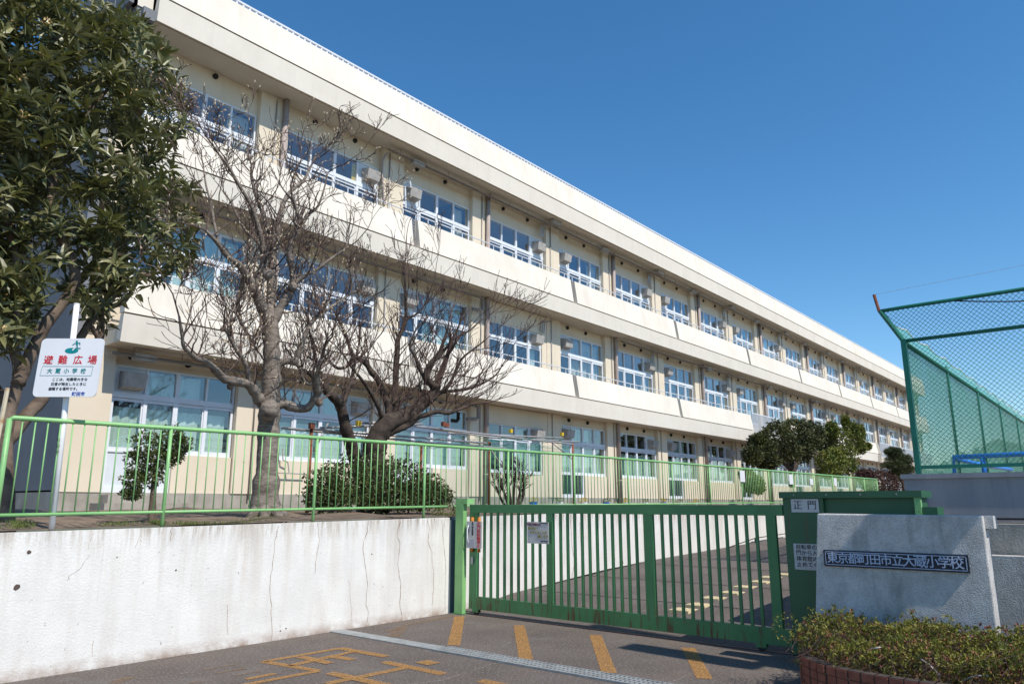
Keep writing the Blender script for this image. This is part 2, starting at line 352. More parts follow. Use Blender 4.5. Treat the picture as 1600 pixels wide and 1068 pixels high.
# painted marks on the street
def stroke(mb, p0, p1, wd, z=.004):
    a, b = at(*p0, 2, z), at(*p1, 2, z); d = (b-a).normalized(); n = Vector((-d.y, d.x, 0))*wd/2
    mb.quad(a-n, b-n, b+n, a+n)
for grp, mt in (([((412,1032.5),(498,1047),.10),((498,1047),(380,1069),.09)], road_paint), ([((412,1032.5),(530,1012),.09),((530,1011.5),(604,1024.5),.12)], road_paint),
        ([((452,1039),(525,1023),.10),((513,1023.5),(552,1029.5),.12),((470,1025),(516,1035),.12),((525,1023),(556,1016),.08)], road_paint), ([((384,1060),(430,1051),.08)], road_paint),
        ([((360,1047),(384,1043),.06),((365,1054.5),(407,1047),.06)], road_faded), ([((600,1033),(694,1052),.12),((510,1067),(641,1040.5),.11),((515,1050),(612,1071),.13),((658,1036),(678,1032),.2)], road_paint),
        ([((750,1062),(800,1072),.13)], road_paint), ([((718,962),(709,1007),.15)], road_paint), ([((811,976),(822,1030),.15)], road_paint),
        ([((930,991),(952,1050),.15)], road_paint), ([((1075,1011),(1101,1059),.15)], road_paint), ([((712,961),(640,974),.10),((640,974),(604,986),.08),((628,979),(614,994),.16)], road_faded),
        ([((316,1046),(368,1037),.06),((336,1051),(384,1043),.06),((296,1066),(316,1063),.08)], road_faded), ([((204,1056),(176,1066),.12)], road_faded)):
    m_ = MB()
    for k, s_ in enumerate(grp): stroke(m_, *s_, z=.004+.0012*k)
    m_.build('road_marking', mt, street)
for pts in ([(636,994.5),(668,988),(700,980)],[(690,1062),(730,1050),(770,1036),(790,1034)],[(560,1075),(640,1068),(690,1062)],[(1040,1068),(1085,1050),(1110,1042)],[(850,1010),(880,1006),(905,1008)],[(700,1010),(730,1006),(760,1008),(800,1003)],[(170,1064),(200,1058),(240,1060),(300,1048)]):
    m_ = MB()
    for a, b in zip(pts, pts[1:]): stroke(m_, a, b, .018, .0035)
    m_.build('surface_crack', worn_pale, street)
# drain across the street
dr = thing('drain_cover', (6.4,4,0), 'long grey steel drain grating across the asphalt before the gate', 'drain')
MB().box(6.25,6.35,.001,6.46,8.24,.012).build('plate', grating, dr)
m_ = MB().box(6.22,-1.5,.001,6.24,6.35,.02).box(6.45,-1.5,.001,6.47,6.35,.02)
m_.box(6.30,-1.5,.003,6.315,6.35,.018).box(6.375,-1.5,.003,6.39,6.35,.018)
m_.build('frame', grating, dr)
MB().box(6.24,-1.5,.0005,6.45,6.35,.002).build('channel_shade', black, dr)  # flat black sheet, painted shade for the depth under the bars
m_ = MB(); y = -1.5
while y < 6.33: m_.box(6.24,y,.004,6.45,y+.022,.017); y += .05
m_.build('grate_bars', grating, dr, kind='stuff')
# tactile tiles on the driveway
def at_drive(x, y):
    z = .2
    for _ in range(12): p = at(x, y, 2, z); z = zd(p.x)
    return Vector((p.x, p.y, z+.004))
for px, py in ((1000,963.5),(1016,965.5),(1034,968),(1052,970.5),(1068,955.5),(1093,945),(1115,934.5),(1144,926),(1164,917),(1189,909),(1204,902),(1229,897.6)):
    p = at_drive(px, py); m_ = MB().box(p.x-.15,p.y-.15,p.z-.03,p.x+.15,p.y+.15,p.z+.012)
    for i in range(4):
        for j in range(4): m_.box(p.x-.13+i*.07,p.y-.13+j*.07,p.z+.012,p.x-.10+i*.07,p.y-.10+j*.07,p.z+.018)
    m_.build('tactile_tile', tile_y, driveway)

# ================================================================ white retaining wall
wall = thing('retaining_wall', (4,8.26,0), 'long white painted retaining wall with rusty cracks below the light green fence', 'wall')
def wall_mesh(x0, x1, n):
    m = MB()
    for i in range(n):
        a = x0+(x1-x0)*i/n; b = x0+(x1-x0)*(i+1)/n
        m.quad((a,8.26,zd(a)-.3),(b,8.26,zd(b)-.3),(b,8.26,zw(b)),(a,8.26,zw(a)))
        m.quad((a,8.26,zw(a)),(b,8.26,zw(b)),(b,8.46,zw(b)),(a,8.46,zw(a)))
        m.quad((b,8.46,zd(b)-.3),(a,8.46,zd(a)-.3),(a,8.46,zw(a)),(b,8.46,zw(b)))
    m.quad((x0,8.26,-.3),(x0,8.26,zw(x0)),(x0,8.46,zw(x0)),(x0,8.46,-.3)); m.quad((x1,8.26,-.3),(x1,8.46,-.3),(x1,8.46,zw(x1)),(x1,8.26,zw(x1)))
    return m
wall_mesh(-12, 8.42, 12).build('wall_face', white_wall, wall)
wall_mesh(8.62, 60, 20).build('wall_face', white_wall, wall)
MB().box(8.425,8.285,-.1,8.615,8.45,1.36).build('end_strip', mat('weathered_joint', (.10,.13,.15), .8), wall)
for pts, wd in (([(436,820),(430,845),(427,880),(423,905),(423,935),(425,965),(424,1000)],.014), ([(497,817),(499,842),(494,870),(492,895)],.010), ([(576,816),(573,835),(567,848),(570,880),(574,915),(572,945),(576,960),(573,978),(577,972)],.016),
        ([(625,815),(621,832),(624,848),(622,880),(626,910),(625,940),(627,962),(626,975)],.016), ([(669,812),(671,828),(668,845),(675,862),(677,890),(677,920),(675,945)],.014), ([(690,812),(696,880),(696,910),(695,935),(696,955)],.010),
        ([(545,905),(548,940),(549,975)],.006), ([(145,832),(138,858)],.006), ([(140,866),(128,885),(110,898),(105,906)],.007), ([(222,832),(211,855)],.007), ([(267,828),(267,845)],.010), ([(355,944),(356,990)],.006), ([(145,1000),(144,1025)],.005),
        ([(892,812),(894,850),(898,880),(893,905)],.02), ([(906,815),(908,860)],.012), ([(754,870),(757,905),(758,930)],.02), ([(810,840),(812,870)],.012), ([(846,868),(848,885)],.02), ([(971,862),(974,880)],.02)):
    m_ = MB(); P = [aty(x, y, 8.2575) for x, y in pts]
    jag = []
    for a, b in zip(P, P[1:]):
        for k in range(3):
            q = a.lerp(b, k/3); q.x += rnd.uniform(-.012,.012); jag.append(q)
    jag.append(P[-1])
    for i, (a, b) in enumerate(zip(jag, jag[1:])):
        wa = wd*rnd.uniform(.35,.8); wb = wd*rnd.uniform(.35,.8)
        m_.quad(a-Vector((wa/2,0,0)), a+Vector((wa/2,0,0)), b+Vector((wb/2,0,0)), b-Vector((wb/2,0,0)))
    m_.build('crack', crack_m, wall)
for px, py, r in ((45,862,.022),(26,917,.035),(275,890,.012),(183,870,.008),(438,985,.012),(447,981,.010),(581,865,.012)):
    p = aty(px, py, 8.257); m_ = MB(); q = [p+Vector((math.cos(a)*r*rnd.uniform(.7,1.2),0,math.sin(a)*r*rnd.uniform(.6,1))) for a in [k*math.pi/3.5 for k in range(7)]]
    for k in range(1, 6): m_.tri(q[0], q[k], q[k+1])
    m_.build('chip', mat('chip_dark', (.10,.07,.06), .9), wall)
# thin cable carried on brackets along the foot of the wall behind the gate
cb = thing('wall_cable', (14,8.2,.5), 'thin black cable carried on brackets along the foot of the white wall', 'cable')
cp = [(790,936),(840,918),(900,902),(950,889),(998,880),(1020,877),(1070,870),(1120,861),(1180,840),(1228,833)]
pts = []
for x, y in cp: pts.append(aty(x, y, 8.17))
MB().tube(pts, .012, 6).build('cable', black, cb)
for p in (pts[3], pts[5], pts[7], pts[8]):
    MB().box(p.x-.012,8.165,zd(p.x)-.02,p.x+.012,8.19,p.z).build('bracket', black, cb)

# ================================================================ fence on the wall
fe = thing('railing_fence', (2.43,8.4,zw(2.4)), 'light green steel railing fence on top of the white wall', 'fence')
fx0, fx1, FY = 2.43, 33.7, 8.40
def zt(x): return 2.425+.0115*(x-2.4) if x < 12 else 2.535+.0032*(x-12)
def zb(x): return zt(x)-.93-.0*(x)
P_ = [fx0]; x = 4.03
while x < fx1-.5: P_.append(x); x += 1.985
P_.append(fx1)
MB().tube([(fx0,FY,zt(fx0)-.03),(fx0+.03,FY,zt(fx0))]+[(x,FY,zt(x)) for x in (8,12,20,30,fx1)], .024, 8).build('top_rail', fence_g, fe, smooth=True)
for a, b in ((fx0, 8.50), (8.66, fx1)):
    MB().tube([(a,FY,zb(a)),((a+b)/2,FY,zb((a+b)/2)),(b,FY,zb(b))], .017, 8).build('bottom_rail', fence_g, fe, smooth=True)
pm = mesh_of(MB().tube([(0,0,-1.22),(0,0,-.01)], .0205, 8), 'fence_post', fence_g, True)
pm2 = mesh_of(MB().tube([(0,0,-1.22),(0,0,-.01)], .026, 8), 'end_post', fence_g, True)
for i, x in enumerate(P_): inst('fence_post', pm2 if i == 0 else pm, fe, (x, FY, zt(x)))
bm_ = mesh_of(MB().tube([(0,0,-.915),(0,0,-.02)], .0075, 6), 'baluster', fence_g, True)
cnt = 0
for a, b in zip(P_, P_[1:]):
    n = max(2, round((b-a)/.117))
    for k in range(1, n):
        x = a+(b-a)*k/n
        if abs(x-8.58) < .06: continue
        inst('baluster', bm_, fe, (x, FY+rnd.uniform(-.002,.002), zt(x))); cnt += 1
print('balusters', cnt)
# the neighbour's leaning rusty post at the left edge
MB().tube([aty(-6,700,8.75),aty(12,606,8.75)], .022, 6).build('leaning_post', mat('cream_rust_stake', (.55,.48,.35), .7, (.35,.16,.05), scale=9, contrast=(.5,.7)), None, 'rusty cream stake leaning beside the end of the green fence at the left edge', 'post')

# ================================================================ school building
YF, YW = 18.05, 18.22
X0, X1 = 6.3, 92.4
bl = thing('school_building', (40, 18.1, 1.45), 'long cream three storey school building with projecting balconies and rows of white framed windows', 'school')
MB().prism([(YF+.02,1.38),(YF+.02,1.86),(30,1.86),(30,1.38)], X0-.05, X1).build('foundation', conc, bl)
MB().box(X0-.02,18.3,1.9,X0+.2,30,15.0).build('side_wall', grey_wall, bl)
MB().box(X0,30,1.9,X1,30.3,15.0).build('rear_wall', tan, bl)
MB().box(X1-.2,18.3,1.9,X1,30,15.0).build('side_wall', tan, bl)
MB().box(X0,YF,1.86,7.2,YF+.35,5.25).build('corner_wall', tan, bl)
ZB = {1: 5.17, 2: 9.17, 3: 13.29}; ZM = {1: 5.83, 2: 9.79, 3: 13.97}; ZT = {1: 6.76, 2: 10.79, 3: 15.0}
def XL(f): return 6.88
joints = [6.88, 15.7, 24.7, 33.75, 42.95, 51.9, 60.9, 69.9, 78.9, 87.9, X1]
for f in (1, 2, 3):
    zb_, zm_, zt_ = ZB[f], ZM[f], ZT[f]
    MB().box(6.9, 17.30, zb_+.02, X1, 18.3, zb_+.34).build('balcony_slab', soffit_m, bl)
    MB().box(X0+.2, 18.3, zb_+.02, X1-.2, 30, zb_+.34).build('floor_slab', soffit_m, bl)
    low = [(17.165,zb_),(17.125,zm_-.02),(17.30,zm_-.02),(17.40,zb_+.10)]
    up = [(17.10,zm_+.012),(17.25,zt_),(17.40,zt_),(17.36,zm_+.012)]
    segs = list(zip(joints, joints[1:]))
    if f == 3: segs = [(6.88, 30), (30, 61), (61, X1)]
    for i, (a, b) in enumerate(segs):
        gp = 0 if f == 3 else .14
        if f == 1:
            if 42 < a < 43: a = 47.5
            if a > 70: continue
            if b > 70 - .2 and a < 70: b = 71.1
        MB().prism(up, a+gp*(i > 0), b-gp*(f < 3)).build('parapet', cream, bl)
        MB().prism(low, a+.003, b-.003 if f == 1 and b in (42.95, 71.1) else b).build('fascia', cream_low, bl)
        if f < 3 and 0 < i and not (f == 1 and a > 42.9):
            m_ = MB().box(a-.10,17.30,zm_,a-.07,17.36,zt_+.05).box(a+.07,17.30,zm_,a+.10,17.36,zt_+.05)
            z = zm_+.03
            while z < zt_: m_.obox((a,17.32,z),(.075,0,.03),(0,.01,0),(0,0,.008)); m_.obox((a,17.32,z+.05),(.075,0,-.03),(0,.01,0),(0,0,.008)); z += .1
            m_.build('joint_lattice', steel, bl)
    if f == 3:
        m_ = MB().box(6.9,17.30,15.11,X1,17.36,15.16); x = 6.95
        while x < X1: m_.box(x,17.31,15.0,x+.05,17.35,15.11); x += .2
        m_.build('roof_railing', alu, bl, kind='stuff')
        MB().box(X0,17.26,14.6,X1,30,14.75).build('roof', conc, bl)
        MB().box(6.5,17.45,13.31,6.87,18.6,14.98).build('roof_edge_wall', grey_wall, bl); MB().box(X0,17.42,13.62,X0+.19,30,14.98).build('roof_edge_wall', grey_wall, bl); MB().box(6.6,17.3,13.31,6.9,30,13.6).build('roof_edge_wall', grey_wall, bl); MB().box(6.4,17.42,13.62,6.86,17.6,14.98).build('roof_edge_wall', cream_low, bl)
    else:
        end = X1 if f == 2 else 42.9
        m_ = MB().tube([(6.95,17.31,zt_+.20),(end,17.31,zt_+.20)], .020, 6); x = 7.4
        while x < end: m_.box(x-.012,17.30,zt_-.01,x+.012,17.32,zt_+.20); x += .56
        m_.build('balcony_rail', alu, bl)
# white bar railings where the first-floor balcony has no parapet
for a, b in ((42.95, 47.4), (71.2, X1)):
    m_ = MB().box(a,17.2,6.85,b,17.25,6.9).box(a,17.2,5.6,b,17.25,5.65); x = a
    while x < b: m_.box(x,17.21,5.6,x+.03,17.24,6.85); x += .13
    m_.build('bar_railing', alu, bl, kind='stuff')
# pillars and downpipes
k = 0
pil_m = mesh_of(MB().prism([(-.475,0),(-.465,-.01),(.465,-.01),(.475,0),(.475,.4),(-.475,.4)], 1.86, 13.34, axis=2), 'pillar', tan)
dp = MB().tube([(0,0,1.6),(0,0,13.33)], .085, 10)
for z in (2.6,4.4,6.9,8.6,10.9,12.6): dp.tube([(0,0,z),(0,0,z+.05)], .10, 10)
dp_m = mesh_of(dp, 'downpipe', pipe_m, True)
cd_m = mesh_of(MB().tube([(0,0,1.7),(0,0,13.2)], .022, 6), 'conduit', steel, True)
for k in range(-1, 10):
    xa = 10.825+9*k; xb = 15.40+9*k
    if X0+1 < xa < X1: inst('pillar', pil_m, bl, (xa, YF, 0)); 
    if X0+1 < xb < X1: inst('pillar', pil_m, bl, (xb, YF, 0))
    if X0+1 < xa < X1:
        inst('downpipe', dp_m, bl, (xa+.29, YF-.11, 0)); inst('conduit', cd_m, bl, (xa+.02, YF-.04, 0))
        inst('conduit', cd_m, bl, (xb-.2, YF-.04, 0))
# windows
def curtain(x0, x1, z0, z1, y, m_):
    n = max(4, int((x1-x0)/.07)); P = [(x0+(x1-x0)*i/n, y+.03*math.sin(i*1.9)+rnd.uniform(-.008,.008)) for i in range(n+1)]
    for (a, ya), (b, yb) in zip(P, P[1:]): m_.quad((a,ya,z0),(b,yb,z0),(b,yb,z1),(a,ya,z1))
hood_mb = MB().prism([(-.34,-.04),(-.28,-.36),(.02,-.41),(.02,.03)], -.25, .25)
hood_mesh = mesh_of(hood_mb, 'vent_hood', hood_m)
def window(x0, x1, z0, z1, zt0, zt1, f, hood=None, door=None, cur='none', y=YW, near=True):
    F = .045; yy = y
    cx = [x0+(x1-x0)*k/4 for k in range(5)]
    m = MB()
    m.box(x0,yy-.03,z1-F,x1,yy+.05,z1); m.box(x0,yy-.03,z0,x1,yy+.05,z0+F)
    m.box(x0,yy-.031,z0,x0+F,yy+.05,z1); m.box(x1-F,yy-.031,z0,x1,yy+.05,z1)
    m.box(x0,yy-.045,zt0,x1,yy+.05,zt1)
    for k in (1, 2, 3):
        wd = .05 if k == 2 else .028
        m.box(cx[k]-wd,yy-.038,z0,cx[k]+wd,yy+.05,z1)
    for k in range(4):      # sliding sashes of the lower lights, alternately in front
        o = -.012 if k % 2 else .012
        a, b = cx[k]+.03, cx[k+1]-.03
        m.box(a,yy-.02+o,zt0-.075,b,yy+.01+o,zt0-.01); m.box(a,yy-.02+o,z0+.04,b,yy+.01+o,z0+.12)
        m.box(a,yy-.021+o,z0+.04,a+.035,yy+.01+o,zt0-.02); m.box(b-.035,yy-.021+o,z0+.04,b,yy+.01+o,zt0-.02)
    if door:
        zd0 = 1.98
    wn = m.build('window', alu, bl)
    panes = []
    for k in range(4):
        panes.append((cx[k]+.03, cx[k+1]-.03, z0+.1, zt0-.06)); 
        if not (hood is not None and k == hood): panes.append((cx[k]+.03, cx[k+1]-.03, zt1, z1-F))
    if near:
        for a, b, c, d in panes: MB().box(a,yy+.012,c,b,yy+.018,d).build('pane', glass, wn)
    else:
        g_ = MB()
        for a, b, c, d in panes: g_.box(a,yy+.012,c,b,yy+.018,d)
        g_.build('panes', glass, wn)
    if hood is not None:
        c0 = (cx[hood]+cx[hood+1])/2
        MB().box(cx[hood]+.03,yy,zt1,cx[hood+1]-.03,yy+.02,z1-F).build('blank_panel', alu_panel, wn)
        inst('vent_hood', hood_mesh, bl, (c0, yy-.02, (zt1+z1)/2+.15))
    cm = MB()
    if cur == 'full':
        curtain(x0+.08, x1-.08, z0+.06, zt0-.12-rnd.uniform(0,.1), yy+.22, cm)
        if rnd.random() < .85:
            k = rnd.choice([0,0,1]); curtain(cx[k]+.05, cx[4-k]-.05, zt1, z1-.06, yy+.24, cm)
    elif cur == 'part':
        curtain(x1-(x1-x0)*(rnd.uniform(.14,.24) if rnd.random() < .75 else rnd.uniform(.4,.8)), x1-.1, z0+.06, z1-.06, yy+.25, cm)
        if rnd.random() < .5: curtain(x0+.1, x0+.1+rnd.uniform(.2,.5), z0+.06, z1-.06, yy+.25, cm)
    if cm.v: cm.build('curtain', curtain_m if f == 1 or rnd.random() < .6 else curtain_w, wn)
    return wn
WT = {1: (4.82, 4.05, 4.18), 2: (8.70, 7.82, 7.96), 3: (12.53, 11.66, 11.78)}
SILL = {1: 2.78, 2: 6.45, 3: 10.4}; FLOOR = {1: 1.86, 2: 5.54, 3: 9.56}
for f in (1, 2, 3):
    top, t0, t1 = WT[f]
    MB().box(X0+.2,YW+.0,top,X1-.2,18.42,ZB[f]+.02).build('lintel_beam', tan, bl)
    if f > 1: MB().box(X0+.2,YW+.0,FLOOR[f],X1-.2,18.42,SILL[f]).build('sill_wall', tan, bl)
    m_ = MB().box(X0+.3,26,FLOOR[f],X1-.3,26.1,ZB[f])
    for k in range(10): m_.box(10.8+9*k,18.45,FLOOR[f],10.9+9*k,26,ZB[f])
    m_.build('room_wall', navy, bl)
    bays = []
    for k in range(-1, 9):
        bays.append((11.32+9*k, 14.90+9*k, 'a')); bays.append((15.90+9*k, 19.33+9*k, 'b'))
    for a, b, t in bays:
        if b < 7 or a > X1-1: continue
        a = max(a, 7.25)
        mid = (a+b)/2; near = a < 34
        special = t == 'a' and 20 < a < 21 and f < 3
        hood = 3 if t == 'a' else 0
        if f == 3 and a < 9: hood = None
        if rnd.random() < .12 and a > 40: hood = None
        y = YW
        tp = top
        if special:
            y = YW-.07; tp = top-.30
            MB().box(20.30,YF+.02,tp,23.93,YW,ZB[f]).build('infill_lintel', tan, bl)
            MB().box(23.62,YF+.02,FLOOR[f],23.93,YW,tp).build('infill_jamb', tan, bl)
            MB().box(20.30,YF+.02,FLOOR[f],23.62,YW,SILL[f] if f > 1 else 2.70).build('infill_sill', tan, bl)
            window(20.34, 23.61, 2.72 if f == 1 else SILL[f], tp, t0-.05, t1-.09, f, hood=3, cur='part', y=y)
            continue
        if f == 1:
            dr_ = (t == 'b') or a < 8
            cur = 'full' if a < 60 else 'part'
            z0 = SILL[1]
            window(a, b, z0, top, t0, t1, f, hood=hood, cur=cur, near=near)
            if dr_:     # glazed door half, low wall under the other half
                MB().box(mid,YF+.06,1.86,b,18.42,z0-.002).build('spandrel_wall', tan, bl)
                d = MB().box(a,YW-.03,1.86,a+.05,YW+.04,z0).box(mid-.06,YW-.03,1.86,mid,YW+.04,z0).box(a+.05,YW-.03,1.86,mid-.06,YW+.04,2.0).box((a+mid)/2-.03,YW-.03,2.0,(a+mid)/2+.03,YW+.04,z0)
                do = d.build('door', alu, bl)
                MB().box(a+.05,YW,2.0,mid-.06,YW+.015,z0).build('door_panel', alu_panel if a < 17 else glass_door, do)
            else:
                MB().box(a-.03,YF+.08,1.86,b+.03,18.42,z0-.002).build('spandrel_wall', tan, bl)
        else:
            window(a, b, SILL[f], top, t0, t1, f, hood=hood, cur='part' if rnd.random() < .8 else 'none', near=near)
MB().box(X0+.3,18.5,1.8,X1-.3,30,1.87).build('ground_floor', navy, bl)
p = aty(556,277,YW+.08); MB().box(p.x-.2,YW+.05,11.8,p.x+.2,YW+.06,12.4).build('yellow_notice', yellow_p, bl)
# vent caps under the soffits
cap_m = mesh_of(MB().tube([(0,.2,0),(0,-.02,0)], .075, 10), 'vent_cap', black, True)
for f in (1, 2, 3):
    for k in range(-1, 9):
        for dx in (21.3,22.85,25.6,27.0):
            x = dx-9+9*k
            if x > X0+1 and x < 88: inst('vent_cap', cap_m, bl, (x, YF+.12, ZB[f]-.12))
# gas and cable pipes hung below the soffits
def hung(x0, x1, z, y=17.72, r=.042, elbow=None):
    m = MB(); pts = [(x0,y,z),(x1,y,z)]
    m.tube(pts, r, 8); m.tube([(x0,y-.09,z-.03),(x1,y-.09,z-.03)], r*.5, 6)
    if elbow == 'end': m.tube([(x1,y,z),(x1+.10,y,z-.03),(x1+.14,y+.02,z-.15),(x1+.14,y+.02,z-.38),(x1+.06,y+.03,z-.46),(x1-.35,y+.1,z-.48)], r*1.5, 8)
    x = x0+.5
    while x < x1: m.box(x-.006,y-.006,z,x+.006,y+.006,z+.24); x += 1.15
    m.build('hung_pipe', hung_m, bl, smooth=False)
hung(14.9, X1-2, 13.12); hung(29.3, X1-2, 9.0); hung(6.95, 19.5, 9.0, elbow='end'); hung(6.95, 19.3, 4.99, elbow='end')
for x, z in [(16.2,13.05),(24.0+4.0,13.1),(37,13.1),(46,13.1),(55,13.1),(64,13.1),(38.5,8.95),(47.5,8.95),(56.5,8.95),(7.7,4.95)]:
    MB().box(x-.25,17.62,z-.05,x+.25,17.84,z+.10).build('junction_box', hood_m, bl)
for k in range(1, 9):
    x = 14.95+9*k; MB().box(x-.3,17.45,13.14,x+.3,17.65,13.32).build('soffit_light', hood_m, bl)
    for f in (2, 3):
        z = ZB[f]; m_ = MB()
        for q in range(3): m_.tube([(x-.12-.11*q,17.8,z-.22),(x-.25-.11*q,17.95,z-.24),(x-.28-.11*q,18.0,z-.7)], .03, 6)
        m_.build('riser_pipes', steel, bl)
m_ = MB().tube([aty(605,238,17.85),aty(598,250,17.95),aty(597,270,18.0),aty(600,320,18.0)], .035, 6); m_.build('riser_pipes', pipe_m, bl)
m_ = MB().tube([aty(634,325,18.0),aty(633,291,18.0),aty(642,293,17.9),aty(640,278,17.9)], .03, 6); m_.build('riser_pipes', alu, bl)
for k in range(7):
    p = aty(435,708,18.0); 
m_ = MB().tube([aty(442,700,17.98),aty(442,718,17.98),aty(450,722,17.98),aty(452,740,17.98)], .02, 6).tube([aty(432,738,17.98),aty(478,740,17.98)], .02, 6); m_.build('conduit', hood_m, bl)
# concrete steps at the left door
MB().box(7.0,17.3,1.4,9.2,18.06,1.62).build('door_step', conc, bl)
MB().box(7.2,17.65,1.62,9.0,18.05,1.8).build('door_step', conc, bl)

# ================================================================ sliding gate
GX = 8.57
gt = thing('sliding_gate', (GX,5.6,0), 'wide dark green sliding school gate of vertical bars on a ground track', 'gate')
MB().box(GX-.03,3.15,1.472,GX+.03,7.95,1.592).build('top_beam', gate_g, gt)
MB().box(GX-.03,3.15,.085,GX+.03,7.95,.262).build('bottom_beam', gate_g, gt)
for y0, y1 in ((7.95,7.80),(6.49,6.38),(4.94,4.81),(3.35,3.24)):
    MB().box(GX-.028,y1,.262,GX+.028,y0,1.472).build('stile', gate_g, gt)
gb = mesh_of(MB().box(-.015,-.0165,.262,.015,.0165,1.472), 'gate_bar', gate_g)
for n, ya, yb in ((9,7.80,6.49),(11,6.38,4.94),(11,4.81,3.35)):
    for k in range(n): inst('gate_bar', gb, gt, (GX, ya+(yb-ya)*(k+1)/(n+1), 0))
for y in (7.82, 3.5):
    w_ = MB(); w_.tube([(GX-.02,y,.05),(GX+.02,y,.05)], .045, 14); w_.build('wheel', black, gt)
    MB().box(GX-.03,y-.06,.04,GX-.022,y+.06,.085).box(GX+.022,y-.06,.04,GX+.03,y+.06,.085).build('wheel_bracket', gate_g, gt)
MB().tube([(GX-.035,7.92,1.02),(GX-.09,7.92,1.04),(GX-.11,7.92,1.10),(GX-.11,7.92,1.22),(GX-.09,7.92,1.28),(GX-.035,7.92,1.30)], .009, 8).build('handle', alu, gt, smooth=True)
MB().box(GX-.05,7.86,.72,GX-.03,7.9,.83).build('latch', steel, gt)
MB().box(GX-.02,0,.001,GX+.02,8.05,.012).build('gate_track', mat('worn_track', (.10,.05,.04), .6), None, 'thin dark steel rail set in the ground under the gate', 'track')
gp = thing('gate_post', (8.55,8.1,0), 'bright green steel gate post with a slot at the end of the white wall', 'post')
MB().box(8.47,8.02,0,8.55,8.18,1.68).box(8.55,8.10,0,8.63,8.18,1.60).box(8.55,7.94,1.60,8.63,8.18,1.68).box(8.47,7.94,1.60,8.55,8.02,1.68).build('post_channel', fence_g, gp)
MB().box(8.44,8.0,0,8.66,8.2,.012).build('base_plate', gate_g, gp)
hs = thing('gate_housing', (8.75,2.5,0), 'dark green metal gate housing with a capped top beside the stone name block', 'gate housing')
MB().box(8.55,2.70,0,8.95,3.14,1.665).build('front_panel', box_g, hs)
MB().box(8.60,1.76,0,8.95,2.70,1.665).build('side_panel', box_g, hs)
MB().box(8.52,1.72,1.665,8.98,3.17,1.735).build('cap', box_g, hs)
MB().box(8.545,1.74,0,8.60,1.80,1.665).build('corner_post', fence_g, hs)
MB().box(8.56,1.60,.0,8.86,1.735,1.57).build('motor_box', box_g, hs)
for y in (1.95,2.3,2.65,3.0):
    MB().tube([(8.521,y,1.70),(8.515,y,1.70)], .008, 8).build('rivet', steel, hs)
# signs on gate and housing; they face the street (-X)
XN, ZN = (0,-1,0), (0,0,1)
s1 = thing('parking_notice', (8.50,7.81,1.15), 'narrow white notice with a column of red characters at the gate left end', 'sign')
MB().box(8.488,7.655,.955,8.494,7.965,1.345).build('board', plate_g, s1)
for i, ch in enumerate('正門前駐輪禁止'):
    text_obj('red_character', ch, .056, red, (8.488,7.715,1.315-i*.0545), XN, ZN, s1, bold=.012, sx=1.35)
for i, ch in enumerate('北門体育館側'):
    text_obj('black_character', ch, .035, ink, (8.488,7.84,1.325-i*.034), XN, ZN, s1, bold=.015)
for i, ch in enumerate('駐輪場へ'):
    text_obj('black_character', ch, .035, ink, (8.488,7.92,1.27-i*.036), XN, ZN, s1, bold=.015)
MB().box(8.486,7.80,.975,8.488,7.94,1.08).build('map_patch', mat('lilac_print', (.36,.35,.40), .7), s1)
for y in (7.87,7.73):
    lg = thing('orange_log', (8.53,y,.9), '%s orange log behind the red lettered notice' % ('left' if y > 7.8 else 'right'), 'log', 'orange logs behind the notice')
    MB().tube([(8.515,y,.90),(8.515,y,1.405)], .02 if False else .024, 10).build('log', orange_w, lg, smooth=True)
    m_ = MB()
    for q in range(24):
        a = rnd.uniform(0,6.28); r = .022; m_.tri((8.515+math.cos(a)*r*.5,y+math.sin(a)*r*.5,1.40),(8.515+math.cos(a)*r*.5+.006,y+math.sin(a)*r*.5+.004,1.40),(8.515+math.cos(a)*r*1.3,y+math.sin(a)*r*1.3,1.40+rnd.uniform(.04,.08)))
    m_.build('straw', grass_m, lg)
s2 = thing('trespass_notice', (8.52,6.6,1.2), 'white notice board with ochre characters on the gate bars beside the second wide stile', 'sign')
MB().box(8.508,6.42,1.06,8.514,6.80,1.355).build('board', plate_g, s2)
text_obj('lettering', '学校敷地内に', .043, maroon_t, (8.508,6.68,1.315), XN, ZN, s2, bold=.02)
text_obj('lettering', '許可なく', .046, ochre_t, (8.508,6.69,1.262), XN, ZN, s2, bold=.02)
text_obj('lettering', '立ち入ることを', .044, ochre_t, (8.508,6.60,1.21), XN, ZN, s2, bold=.02)
text_obj('lettering', '禁じます', .046, ochre_t, (8.508,6.52,1.155), XN, ZN, s2, bold=.02)
text_obj('lettering', '町田市教育委員会', .018, ink, (8.508,6.50,1.338), XN, ZN, s2)
text_obj('lettering', '大蔵小学校長', .022, ink, (8.508,6.50,1.092), XN, ZN, s2)
s3 = thing('main_gate_plate', (8.53,2.9,1.58), 'small grey plate with two black characters near the top of the green housing', 'sign')
MB().box(8.540,2.745,1.512,8.546,3.045,1.655).build('plate', plate_g, s3)
text_obj('lettering', '正', .105, ink, (8.540,2.972,1.583), XN, ZN, s3, bold=-.004); text_obj('lettering', '門', .105, ink, (8.540,2.818,1.583), XN, ZN, s3, bold=-.004)
s4 = thing('bicycle_notice', (8.53,2.9,1.04), 'grey notice with four lines of black characters half hidden by the stone block', 'sign')
MB().box(8.540,2.72,.90,8.546,3.055,1.175).build('plate', plate_g, s4)
for i, tx in enumerate(('自転車の', '門から入', '体育館の', '止めてく')):
    text_obj('lettering', tx, .058, ink, (8.540,2.915,1.138-i*.062), XN, ZN, s4)

